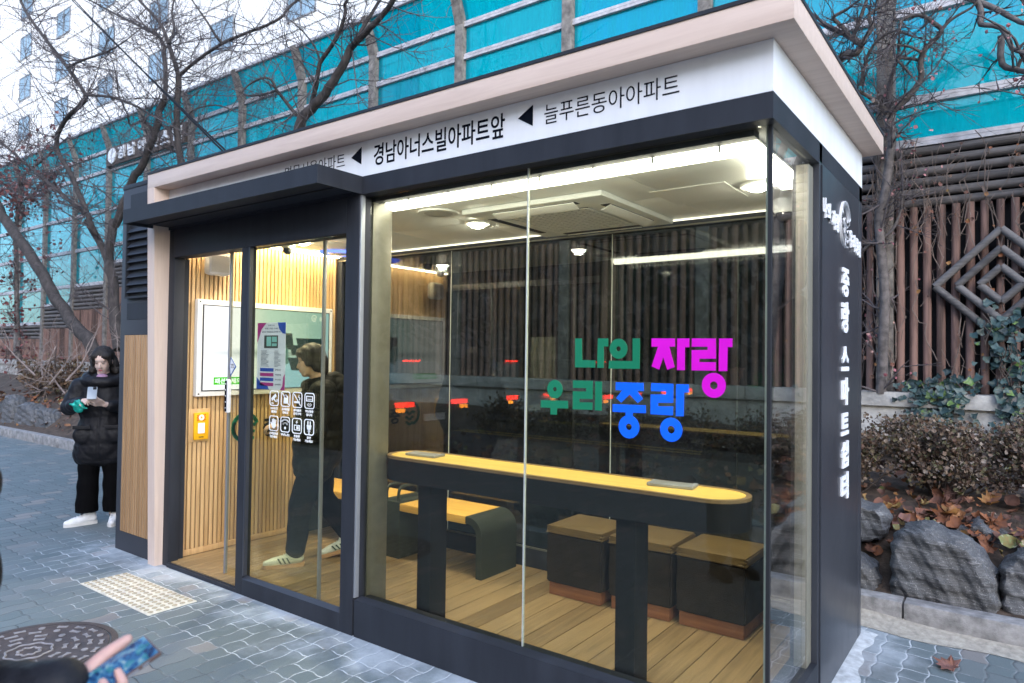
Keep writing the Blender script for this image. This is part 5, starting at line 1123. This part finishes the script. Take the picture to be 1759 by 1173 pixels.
s0 = pouffe(); s0['label'] = 'brown leather cube stool left in the row, nearest the bench'; s0.matrix_basis = Matrix.Translation((2.25, 1.40, .031))
dup(s0, (2.695, 1.42, .031), R(1.5), 'brown leather cube stool in the middle of the row of three'); dup(s0, (3.14, 1.43, .031), R(-1), 'brown leather cube stool at the right, nearest the glass corner')
# pavement fittings
tp = thing('tactile_paving', 'cream tactile paving strip with raised dots in front of the doorway', 'tactile paving', (-.11, -.39, 0))
M_TAC2 = mat('darker tactile dots', (.36, .31, .22), .75, var=.2, scale=60); M_TAC = mat('cream tactile tile', (.60, .56, .47), .75, var=.12, scale=30, bump=.3, bscale=200)  # dots in a darker tone than the cream tile
for i in range(3):
    x0 = -.595+i*.31; M0 = MB().box(x0, x0+.308, -.55, -.242, -.02, .006, .003)
    for a in range(6):
        for b in range(6): M0.lathe([(.017, .0055), (.0165, .0085), (.012, .011), (.001, .0112)], (x0+.029+a*.05, -.521+b*.05, 0), 12, mi=1)
    M0.obj('tile', [M_TAC, M_TAC2], tp, 50)
mh = thing('manhole_cover', 'round cast iron manhole cover with raised pattern near the phone', 'manhole cover', (.33, -1.14, 0))
M_IRON = mat('worn cast iron', (.075, .058, .055), .6, metal=.3, var=.25, scale=20, bump=.3, bscale=150); M_IRONL = mat('polished iron relief', (.24, .225, .23), .6, metal=.0, var=.2, scale=30)
MC = (.36, -1.18, 0); MR = .37
MB().lathe([(MR, .001), (MR, .005), (MR-.012, .006), (MR-.02, .003), (.001, .003)], MC, 56).obj('cover_plate', M_IRON, mh, 40)
MB().lathe([(MR+.006, -.01), (MR+.04, -.01), (MR+.04, .005), (MR+.006, .005), (MR+.006, -.01)], MC, 56, cap=False).obj('rim', M_IRON, mh, 40)
p = MB(); r4 = random.Random(9)
for rad, n, w in ((.33, 20, .055), (.275, 16, .06), (.215, 12, .06), (.16, 9, .055)):
    for k in range(n):
        a = 2*math.pi*k/n+rad*7; c = Vector((MC[0]+rad*math.cos(a), MC[1]+rad*math.sin(a), 0)); Mx = Matrix.Translation(c) @ Matrix.Rotation(a+math.pi/2, 4, 'Z')
        if (k % 4) == 1: p.lathe([(.017, .003), (.017, .0075), (.001, .008)], (0, 0, 0), 10, M=Mx)
        else: p.prism([(-w/2, -.013), (-w*.18, -.007), (w*.2, -.009), (w/2, -.014), (w*.46, .012), (w*.1, .006), (-w*.2, .008), (-w/2, .013)], 2, .003, .0075, M=Mx)
for r_ in (.105, .05): p.tube([(MC[0]+(r_+.006*math.cos(8*2*math.pi*i/64))*math.cos(2*math.pi*i/64), MC[1]+(r_+.006*math.cos(8*2*math.pi*i/64))*math.sin(2*math.pi*i/64), .0045) for i in range(65)], .006, 6)
p.obj('raised_pattern', M_IRONL, mh, 40)
# ------------------------------------------------------------------ people
def skin_mat(name, col):
    m = mat(name, col, .5, var=.08, scale=18); p = m.node_tree.nodes['Principled BSDF']
    p.inputs['Subsurface Weight'].default_value = .12; p.inputs['Subsurface Radius'].default_value = (.02, .008, .004); return m
M_SKIN = skin_mat('fair skin', (.56, .41, .35)); M_SKIN2 = skin_mat('skin', (.52, .34, .26))
M_HAIR = mat('dark brown hair', (.010, .007, .006), .62, var=.4, scale=60, stretch=(1, 1, .15), bump=.6, bscale=140)
M_COAT = mat('black padded coat', (.008, .008, .0105), .58, var=.2, scale=12, bump=.5, bscale=35, spec=.25)
M_OLIVE = mat('dark olive padded jacket', (.0065, .0065, .005), .65, var=.2, scale=10, bump=.4, bscale=35, spec=.15)
M_TROU = mat('black trousers', (.003, .003, .0035), .9, var=.2, scale=8, bump=.4, bscale=25, spec=.06)
M_SHOE = mat('white trainer', (.66, .66, .66), .6, var=.06, scale=25, bump=.15, bscale=120); M_SOLE = mat('pale sole', (.55, .54, .52), .6)
M_SHOE2 = mat('pale green trainer', (.52, .55, .50), .6, var=.06, scale=25); M_GUM = mat('gum sole', (.42, .24, .12), .6); M_STRP = mat('dark green stripe', (.02, .05, .04), .6)
M_LIP = mat('lips', (.42, .11, .11), .4); M_EYE = mat('lashes', (.02, .014, .012), .5); M_SOCK = mat('grey sock', (.06, .065, .09), .8)
def mats4(c, yaw=0, pitch=0, roll=0):
    return Matrix.Translation(c) @ Matrix.Rotation(yaw, 4, 'Z') @ Matrix.Rotation(pitch, 4, 'Y') @ Matrix.Rotation(roll, 4, 'X')
def head(mb, H, s=.92):
    def E(c, r):
        k = len(mb.v); mb.ell(c, r, None, 20, 14)
        mb.v[k:] = [tuple(H @ (Vector(q)*s)) for q in mb.v[k:]]
    def Cp(a, ra, b, rb):
        k = len(mb.v); mb.caps(a, ra, b, rb)
        mb.v[k:] = [tuple(H @ (Vector(q)*s)) for q in mb.v[k:]]
    E((-.015, 0, .03), (.098, .078, .098)); E((.03, 0, -.035), (.062, .064, .088)); E((.05, 0, -.097), (.033, .036, .026))
    Cp((.086, 0, .004), .008, (.101, 0, -.036), .0125); E((.094, .010, -.040), (.010, .008, .007)); E((.094, -.010, -.040), (.010, .008, .007))
    E((.080, 0, -.066), (.014, .024, .010)); E((.076, 0, -.078), (.014, .020, .007)); E((.07, 0, .035), (.022, .05, .03))
    for s_ in (-1, 1): E((.052, s_*.034, -.035), (.030, .026, .032)); E((-.01, s_*.080, -.012), (.018, .010, .032))
def face_parts(root, H, s, lips=True):
    for s_ in (-1, 1):
        b = MB().caps((.0805, s_*.018, .030), .003, (.0745, s_*.048, .028), .0022, 8); b.v = [tuple(H @ (Vector(q)*s)) for q in b.v]; local(b.obj('eyebrow', M_HAIR, None, 180), root)
        b = MB().tube([(.0845, s_*.019, .003), (.0865, s_*.031, .0), (.0800, s_*.044, .003)], [.0024, .0036, .002], 8); b.v = [tuple(H @ (Vector(q)*s)) for q in b.v]; local(b.obj('eye', M_EYE, None, 180), root)
    if lips:
        b = MB().ell((.0875, 0, -.066), (.010, .021, .0062)).ell((.0855, 0, -.0745), (.009, .016, .0058)); b.v = [tuple(H @ (Vector(q)*s)) for q in b.v]; local(b.obj('lips', M_LIP, None, 180), root)
def hand(mb, wrist, palm_dir, palm_up, side, curl, s=1.0, spread=.0):
    """palm_dir: from wrist to knuckles; palm_up: out of the back of the hand; side=+1 puts the thumb on palm_dir x palm_up"""
    d = Vector(palm_dir).normalized(); u = Vector(palm_up); u = (u-d*u.dot(d)).normalized(); w = d.cross(u)*side; W = Vector(wrist)
    k = W+d*.085*s
    for i in range(4): mb.caps(W+w*(.018-.011*i)*s+d*.012*s, .013*s, k+w*(.030-.020*i)*s-d*(.004*abs(i-1))*s, .0115*s, 10)
    for i, (ln, r) in enumerate(((.070, .0088), (.078, .009), (.072, .0086), (.056, .0078))):
        p = k+w*(.030-.020*i)*s; dd = d.copy(); ax = w*side
        c = curl[i] if hasattr(curl, '__len__') else curl
        for f_, q in ((.45, .8), (.32, 1.0), (.23, .7)):
            dd = Matrix.Rotation(-c*q, 3, d.cross(u)) @ dd; e = p+dd*ln*f_*s; mb.caps(p, r*s, e, r*.93*s, 10); p = e; r *= .94
    b = W+d*.022*s+w*.024*s-u*.006*s; m1 = b+(d*.6+w*.75-u*.25).normalized()*.040*s; t = m1+(d*.95+w*.2-u*.35).normalized()*.052*s
    mb.caps(b, .014*s, m1, .0115*s, 10); mb.caps(m1, .0112*s, t, .0085*s, 10)
def shoe(root, c, yaw, m_up, m_sole, L_=.262, pitch=0, stripes=False, name='shoe'):
    M = mats4(c, yaw, pitch)
    up = MB(); K = L_/.262
    for a, ra, b, rb in (((-.075, 0, .055), .036, (.01, 0, .052), .040), ((.01, 0, .05), .040, (.10, 0, .040), .034), ((.10, 0, .038), .034, (.145, 0, .033), .026), ((-.07, 0, .085), .033, (-.02, 0, .088), .037)): up.caps(Vector(a)*K, ra, Vector(b)*K, rb)
    up.v = [tuple(M @ Vector((q[0], q[1]*1.02, max(q[2], .016)))) for q in up.v]
    me = blob(up, .007, 3); me.materials.clear(); me.materials.append(m_up); o = link(name, me, None, 180); local(o, root)
    so = MB(); out = [(-.108, -.028), (-.115, 0), (-.108, .028), (-.06, .037), (.0, .036), (.07, .042), (.12, .038), (.16, .022), (.172, 0), (.16, -.022), (.12, -.040), (.07, -.043), (.0, -.036), (-.06, -.037)]
    so.prism([(a*K, b) for a, b in out], 2, .0, .027, M=M); q = so.obj('sole', m_sole, None, 40); local(q, o)
    lc = MB()
    for i in range(4): lc.caps((.03+.022*i, -.024, .088-.008*i), .0035, (.03+.022*i, .024, .088-.008*i), .0035, 6)
    lc.v = [tuple(M @ Vector(v)) for v in lc.v]; local(lc.obj('lace', m_up, None, 180), o)
    if stripes:
        b = MB()
        for s_ in (-1, 1):
            for i in range(3): x = -.005+.03*i; b.prism([(x-.012, .034), (x, .034), (x+.022, .074), (x+.010, .074)], 1, s_*.0385, s_*.0425, M=M)
        local(b.obj('stripe', M_STRP, None), o)
def quilt(zs, amp, fold, seed=0):
    def post(co, no):
        x, y, z = co[:, 0], co[:, 1], co[:, 2]
        h = amp*(np.abs(np.sin(math.pi*z/zs+.25*np.sin(x*9+y*7+seed)))**.6-.6)+fold*(np.sin(x*41+z*17+seed)*np.sin(y*37-z*23)+.5*np.sin(x*83+y*71+z*65+seed))
        return co+no*h[:, None]
    return post

# --- woman in the black padded coat outside
WB = Vector((-2.27, .29, 0)); wy = math.atan2(-.55, .80)
wo = thing('person', 'woman in a long black padded coat looking at her phone outside the shelter', 'person', WB, wy)
H = mats4((.045, 0, 1.495), R(-8), R(20))
bd = MB(); head(bd, H, .90); bd.caps((-.01, 0, 1.28), .055, (.02, 0, 1.42), .050)
bd.ell((0, 0, 1.1), (.10, .16, .26)).ell((0, 0, .85), (.11, .15, .14))
for s in (-1, 1): bd.caps((0, s*.085, .85), .08, (.01, s*.095, .47), .055).caps((.01, s*.095, .47), .05, (0, s*.10, .10), .034)
bd.caps((0, -.15, 1.26), .045, (.03, -.29, 1.04), .038).caps((.03, -.29, 1.04), .036, (.25, -.10, 1.14), .025)
bd.caps((0, .15, 1.26), .045, (.03, .27, 1.04), .038).caps((.03, .27, 1.04), .036, (.25, .06, 1.11), .025)
hand(bd, (.25, .06, 1.11), (.75, -.55, .35), (.5, .5, -.7), -1, (.55, .6, .65, .7), .95)
hand(bd, (.25, -.10, 1.14), (.80, .30, .20), (.35, -.3, .9), 1, (.5, .75, .9, 1.0), .92)
me = blob(bd, .0055, 2); me.materials.clear(); me.materials.append(M_SKIN); local(link('body', me, None, 180), wo)
face_parts(wo, H, .90)
hr = MB()
def HE(c, r, rot=None):
    k = len(hr.v); hr.ell(c, r, rot, 18, 12); hr.v[k:] = [tuple(H @ (Vector(q)*.9)) for q in hr.v[k:]]
HE((-.03, 0, .055), (.104, .098, .092)); HE((-.065, 0, -.02), (.075, .112, .105)); HE((-.045, .088, -.075), (.050, .042, .085)); HE((-.045, -.088, -.075), (.050, .042, .085)); HE((-.03, .112, -.115), (.05, .036, .045)); HE((-.03, -.112, -.115), (.05, .036, .045)); HE((-.07, 0, -.10), (.06, .10, .07))
HE((.045, .048, .072), (.042, .045, .035), (0, .3, .3)); HE((.040, -.052, .062), (.045, .038, .045), (0, .3, -.3)); HE((.048, -.074, .01), (.022, .017, .055)); HE((.034, .078, .01), (.025, .017, .055))
me = blob(hr, .008, 2, lambda co, no: co+no*(.0035*np.sin(np.arctan2(co[:, 1], co[:, 0]-.02)*46+co[:, 2]*12))[:, None]); me.materials.clear(); me.materials.append(M_HAIR); local(link('hair', me, None, 180), wo)
ct = MB()
ct.ell((-.01, 0, 1.10), (.165, .205, .30)).ell((0, 0, .80), (.185, .225, .28)).caps((0, -.12, .64), .115, (0, .12, .64), .115).caps((.03, -.10, .64), .11, (.03, .10, .64), .11).ell((.01, 0, .72), (.165, .225, .17))
ct.caps((-.01, -.15, 1.265), .085, (-.01, .15, 1.265), .085)
for i in range(14):
    a = 2*math.pi*i/14; b = 2*math.pi*(i+1)/14; f = lambda t: (.0+.115*math.cos(t), .135*math.sin(t), 1.335-.035*math.cos(t)); ct.caps(f(a), .052, f(b), .052, 8)
for s in (-1, 1):
    e = (.02, s*(.268 if s < 0 else .265), 1.065); w = (.215, -.125, 1.125) if s < 0 else (.205, .095, 1.09)
    ct.caps((-.01, s*.185, 1.26), .080, e, .070).caps(e, .069, w, .052)
    ct.ell((.158, s*.125, .83), (.030, .08, .08))
def coatpost(co, no):
    co = quilt(.15, .006, .0022, 1)(co, no)
    fr = (co[:, 0] > .12) & (co[:, 2] < 1.28); co[:, 0] -= np.where(fr, .012*np.exp(-(co[:, 1]/.010)**2), 0)
    return co
me = blob(ct, .010, 3, coatpost); me.materials.clear(); me.materials.append(M_COAT); local(link('coat', me, None, 180), wo)
for s in (-1, 1): local(MB().box(.188, .203, s*.125-.07, s*.125+.07, .885, .918, .006).obj('pocket_flap', M_COAT, None, 40), wo)
p = MB(); p.ell((.06, 0, 1.345), (.045, .05, .035)); local(p.obj('scarf', mat('lilac scarf', (.30, .18, .28), .8), None, 180), wo)
tr_ = MB()
for s, yw in ((-1, R(-28)), (1, 0)):
    tr_.caps((0, s*.085, .84), .11, (.012, s*.100, .46), .086).caps((.012, s*.100, .46), .086, (0, s*.112, .10), .094)
me = blob(tr_, .011, 2, lambda co, no: np.column_stack([(co+no*(.004*np.sin(co[:, 2]*38+co[:, 1]*30)*np.sin(co[:, 0]*40))[:, None])[:, :2], np.maximum(co[:, 2], .115+.012*co[:, 0])]))
me.materials.clear(); me.materials.append(M_TROU); local(link('trousers', me, None, 180), wo)
for s in (-1, 1): local(MB().caps((-.005, s*.115, .07), .042, (-.005, s*.115, .17), .046).obj('sock', M_SOCK, None, 180), wo)
shoe(wo, (.02, -.125, 0), R(-62), M_SHOE, M_SOLE, .25); shoe(wo, (.03, .12, 0), R(2), M_SHOE, M_SOLE, .25)
WM = wo.matrix_basis
ph = thing('phone', 'silver phone held up by the woman in the black coat', 'phone', WM @ Vector((.335, -.02, 1.215)), wy)
PM = mats4((0, 0, 0), R(8), R(-48)); M_PHB = mat('silver phone back', (.42, .43, .42), .3, metal=.5, var=.05)
local(MB().box(-.0045, .0045, -.037, .037, -.075, .075, .004, M=PM).obj('case', M_PHB, None, 40), ph)
local(MB().box(.0046, .0075, .004, .030, .038, .070, .002, M=PM).obj('camera_bump', M_CHAR, None, 40), ph); local(MB().box(-.0055, -.0046, -.034, .034, -.071, .071, M=PM).obj('screen', M_CGL, None), ph)
pk = MB(); r5 = random.Random(2); g = 9; v = []; f = []
for sgn in (1, -1):
    for j in range(g):
        for i in range(g):
            a = i/(g-1)-.5; b = j/(g-1)-.5; e = (1-(2*a)**4)*(1-(2*b)**4); v.append((sgn*(.014*e+.002)+r5.uniform(-.003, .003)*e, a*.085+.006*math.sin(b*9), b*.105+.006*math.sin(a*11)))
for q in range(2):
    for j in range(g-1):
        for i in range(g-1): a = q*g*g+j*g+i; f.append((a, a+1, a+g+1, a+g))
pk.add(v, f); pkt = thing('snack_packet', 'crumpled shiny green packet hanging from the fingers of the woman', 'packet', WM @ Vector((.32, -.125, 1.10)), wy)
o = pk.obj('wrapper', mat('green foil', (.01, .30, .24), .25, metal=.4, var=.35, scale=40), None, 25); o.data.transform(Matrix.Rotation(R(35), 4, 'X')); local(o, pkt)

# --- man walking inside behind the door glass
MBp = Vector((.305, .725, .031)); my = math.atan2(-.80, -.60)
mn = thing('person', 'man in a dark olive padded jacket walking out behind the door glass', 'person', MBp, my)
H = mats4((.085, 0, 1.50), R(2), R(9))
bd = MB(); head(bd, H, .93); bd.caps((.0, 0, 1.28), .06, (.045, 0, 1.43), .055)
bd.ell((.0, 0, 1.1), (.11, .17, .26)).ell((0, 0, .86), (.11, .15, .14))
JL = [((0, .085, .84), (.13, .09, .47), (.165, .095, .10)), ((0, -.085, .84), (-.02, -.09, .47), (-.24, -.09, .15))]
for a, b, c in JL: bd.caps(a, .085, b, .055).caps(b, .05, c, .036)
bd.caps((.0, -.17, 1.27), .05, (-.06, -.24, 1.02), .04).caps((-.06, -.24, 1.02), .038, (.05, -.22, .82), .03)
bd.caps((.0, .17, 1.27), .05, (.05, .24, 1.01), .04).caps((.05, .24, 1.01), .038, (.27, .17, 1.03), .03)
hand(bd, (.27, .17, 1.03), (1, -.15, .0), (.1, .3, 1), 1, (.5, .6, .7, .8)); hand(bd, (.05, -.22, .82), (.3, 0, -1), (0, -1, -.1), -1, .4)
me = blob(bd, .0065, 2); me.materials.clear(); me.materials.append(M_SKIN2); local(link('body', me, None, 180), mn); face_parts(mn, H, .93)
hr = MB()
def HE(c, r, rot=None):
    k = len(hr.v); hr.ell(c, r, rot, 18, 12); hr.v[k:] = [tuple(H @ (Vector(q)*.93)) for q in hr.v[k:]]
HE((-.02, 0, .055), (.110, .092, .090)); HE((-.06, 0, -.01), (.078, .096, .10)); HE((.055, 0, .070), (.048, .072, .045)); HE((.075, 0, .045), (.018, .055, .030)); HE((-.085, 0, -.085), (.045, .075, .05))
for s in (-1, 1): HE((.005, s*.080, .008), (.050, .016, .055)); HE((-.045, s*.078, -.05), (.04, .02, .05))
me = blob(hr, .008, 2, lambda co, no: co+no*(.004*np.sin(co[:, 0]*120+co[:, 1]*90))[:, None]); me.materials.clear(); me.materials.append(M_HAIR); local(link('hair', me, None, 180), mn)
jk = MB()
jk.ell((.0, 0, 1.12), (.185, .235, .26)).ell((.01, 0, .88), (.195, .235, .24)).caps((.03, -.10, .73), .135, (.03, .10, .73), .135).caps((.10, .02, .71), .10, (.09, .06, .80), .11).caps((-.01, -.17, 1.27), .10, (-.01, .17, 1.27), .10)
for i in range(12):
    a = 2*math.pi*i/12; b = 2*math.pi*(i+1)/12; f = lambda t: (-.0+.10*math.cos(t), .115*math.sin(t), 1.345-.03*math.cos(t)); jk.caps(f(a), .05, f(b), .05, 8)
jk.ell((-.12, 0, 1.31), (.085, .14, .10)).ell((-.14, 0, 1.24), (.06, .12, .09))
jk.caps((-.0, .2, 1.26), .10, (.05, .27, 1.01), .09).caps((.05, .27, 1.01), .088, (.235, .18, 1.03), .062)
jk.caps((-.0, -.2, 1.26), .10, (-.06, -.27, 1.02), .088).caps((-.06, -.27, 1.02), .085, (.04, -.23, .86), .06)
me = blob(jk, .010, 3, quilt(.115, .010, .0012, 4)); me.materials.clear(); me.materials.append(M_OLIVE); local(link('jacket', me, None, 180), mn)
tr_ = MB()
for a, b, c in JL:
    c2 = Vector(c); c2 = Vector(b).lerp(c2, .93); tr_.caps(a, .118, b, .088).caps(b, .088, c2, .072)
me = blob(tr_, .010, 2, lambda co, no: co+no*(.004*np.sin(co[:, 2]*42+co[:, 0]*25)*np.sin(co[:, 1]*40))[:, None]); me.materials.clear(); me.materials.append(M_TROU); local(link('trousers', me, None, 180), mn)
shoe(mn, (.215, .095, .0), R(4), M_SHOE2, M_GUM, .27, 0, True); shoe(mn, (-.19, -.09, .035), R(-2), M_SHOE2, M_GUM, .27, R(14), True)

# --- person with a phone at the lower left, close to the camera
dep = 1.30
def ray(px, py, t): return CAM + (CD + CR*((px-879.5)/1190.97) + CU*((586.5-py)/1190.97))*t
far_mid = Vector((3.2505, -1.994, 1.045))
Lx = (CR*.647+CU*.389+CD*.657).normalized(); Wx = (CR*.746-CU*.14-CD*.652); Wx = (Wx-Lx*Wx.dot(Lx)).normalized(); Nx = Wx.cross(Lx)
Pc = far_mid-Lx*.078
def Q(l, w, n): return Pc+Lx*l+Wx*w+Nx*n
PX4 = Matrix((Lx, Wx, Nx)).transposed().to_4x4(); PX4.translation = Pc
TB = Vector((2.825, -2.31, 0)); hy = math.atan2(CR.y, CR.x)
pe = thing('person', 'person in black at the lower left corner holding out a phone', 'person', TB, hy)
bd = MB()
for l, r in ((-.058, .013), (-.036, .0135), (-.012, .013)): bd.caps(Q(-.085, -.02, -.040), .019, Q(l, .006, -.028), r)
bd.caps(Q(-.10, -.035, -.042), .024, Q(-.05, -.02, -.036), .021)
for l, ln, r in ((-.074, .0, .0075), (-.050, .004, .0085), (-.024, .007, .009), (.002, .004, .0088)):
    a, b, c, d_ = Q(l-.008, .004, -.026), Q(l, .030, -.019), Q(l+.003, .046+ln*.3, -.001), Q(l+.005, .033-ln*.4, .0135)
    bd.caps(a, r*1.2, b, r*1.08, 12); bd.caps(b, r*1.08, c, r, 12); bd.caps(c, r, d_, r*.86, 12)
bd.caps(Q(-.080, -.036, -.028), .023, Q(-.030, -.053, -.010), .0175, 12); bd.caps(Q(-.030, -.053, -.010), .0170, Q(.014, -.052, .002), .0135, 12); bd.caps(Q(.014, -.052, .002), .0132, Q(.050, -.044, .009), .0100, 12)
wr = ray(72, 1184, 1.235); el = ray(-130, 1222, 1.30); shd = TB+Vector((0, 0, 1.36))+CD*.17
bd.caps(Q(-.095, -.035, -.042), .025, wr, .026); bd.caps(wr, .027, el, .04); bd.caps(el, .042, shd, .05)
def W(a, b, c): return TB+CR*a+Vector((CD.x, CD.y, 0)).normalized()*b+Vector((0, 0, c))
Hp = Matrix.Translation(W(.05, 0, 1.53)) @ Matrix.Rotation(hy, 4, 'Z') @ Matrix.Rotation(R(28), 4, 'Y'); head(bd, Hp, .93); bd.caps(W(0, 0, 1.3), .06, W(.03, 0, 1.45), .055)
bd.ell(W(0, 0, 1.12), (.10, .13, .27)).ell(W(0, 0, .88), (.11, .13, .15))
for s in (-1, 1): bd.caps(W(0, s*.09, .86), .085, W(.01, s*.095, .47), .055).caps(W(.01, s*.095, .47), .05, W(0, s*.1, .1), .036)
bd.caps(W(0, -.18, 1.32), .05, W(-.02, -.24, 1.03), .042).caps(W(-.02, -.24, 1.03), .04, W(.10, -.22, .80), .028)
me = blob(bd, .0042, 2); me.materials.clear(); me.materials.append(skin_mat('hand skin', (.46, .27, .23))); o = link('body', me, pe, 180)
Mw = Matrix.Translation(TB) @ Matrix.Rotation(hy, 4, 'Z')
nl = MB()
for l in (-.019, .007): nl.ell(Q(l, .0345, .0215), (.004, .004, .004))
hp = MB()
for c, r in (((-.02, 0, .055), (.110, .094, .092)), ((-.06, 0, -.01), (.078, .098, .10)), ((.055, 0, .07), (.048, .072, .045)), ((-.08, 0, -.085), (.045, .08, .06))):
    k = len(hp.v); hp.ell(c, r); hp.v[k:] = [tuple(Hp @ (Vector(q)*.93)) for q in hp.v[k:]]
me = blob(hp, .009, 2); me.materials.clear(); me.materials.append(M_HAIR); link('hair', me, pe, 180)
ct = MB()
ct.ell(W(0, 0, 1.12), (.19, .20, .30)).ell(W(0, 0, .82), (.21, .21, .27)).caps(W(0, -.17, 1.30), .095, W(0, .17, 1.30), .095).caps(W(0, -.12, .66), .12, W(0, .12, .66), .12)
ct.caps(shd, .085, el, .078).caps(el, .076, wr.lerp(el, -.12), .050).caps(W(0, -.2, 1.3), .09, W(-.02, -.28, 1.03), .08).caps(W(-.02, -.28, 1.03), .078, W(.08, -.24, .84), .058)
me = blob(ct, .010, 3, quilt(.15, .006, .003, 7)); me.materials.clear(); me.materials.append(M_COAT); link('coat', me, pe, 180)
tr_ = MB()
for s in (-1, 1): tr_.caps(W(0, s*.09, .85), .115, W(.01, s*.1, .47), .085).caps(W(.01, s*.1, .47), .085, W(0, s*.1, .16), .075)
me = blob(tr_, .012, 2); me.materials.clear(); me.materials.append(M_TROU); link('trousers', me, pe, 180)
for s in (-1, 1):
    o2 = thing('tmp', 'x', 'x', TB, hy); shoe(o2, (.03, s*.1, 0), R(s*6), M_COAT, M_BLK, .26)
    for ch in [q for q in COL.objects if q.parent == o2]: ch.parent = pe; ch.matrix_parent_inverse = Matrix.Identity(4)
    bpy.data.objects.remove(o2)
fp = thing('phone', 'phone with a bright blue picture on its screen in the foreground hand', 'phone', Pc)
def scr():
    m = bpy.data.materials.new('phone picture'); m.use_nodes = True; t = m.node_tree; p_ = t.nodes['Principled BSDF']
    tc = N(t, 'ShaderNodeTexCoord'); nz = N(t, 'ShaderNodeTexNoise', i_Scale=55.0, i_Detail=4.0, i_Distortion=.8); L(t, tc.outputs['Object'], nz.inputs['Vector'])
    n2 = N(t, 'ShaderNodeTexNoise', i_Scale=22.0, i_Detail=2.0); L(t, tc.outputs['Object'], n2.inputs['Vector'])
    c = RAMP(t, nz.outputs[0], [(.32, (.0, .02, .12)), (.43, (.01, .12, .42)), (.52, (.05, .30, .75)), (.62, (.25, .62, .95)), (.72, (.6, .85, 1))])
    c = MIXC(t, MATH(t, 'MULTIPLY', MATH(t, 'GREATER_THAN', n2.outputs[0], .6), .5), c, (.05, .5, .55))
    p_.inputs['Base Color'].default_value = (.01, .01, .012, 1); p_.inputs['Roughness'].default_value = .12
    L(t, c, p_.inputs['Emission Color']); p_.inputs['Emission Strength'].default_value = .13; return m
def fpart(name, mb, m, sm=40): mb.v = [tuple(PX4 @ Vector(q)) for q in mb.v]; return mb.obj(name, m, fp, sm)
fpart('case', MB().box(-.078, .078, -.0375, .0375, -.0085, .0, .0035), mat('bronze phone frame', (.16, .10, .085), .35, metal=.5))
fpart('screen', MB().box(-.0745, .0745, -.0345, .0345, .0001, .0009, .0003), scr())
fpart('side_key', MB().box(.015, .035, .0376, .0388, -.006, -.002, .0005), M_SILV); fpart('side_key', MB().box(.042, .054, .0376, .0388, -.006, -.002, .0005), M_SILV)
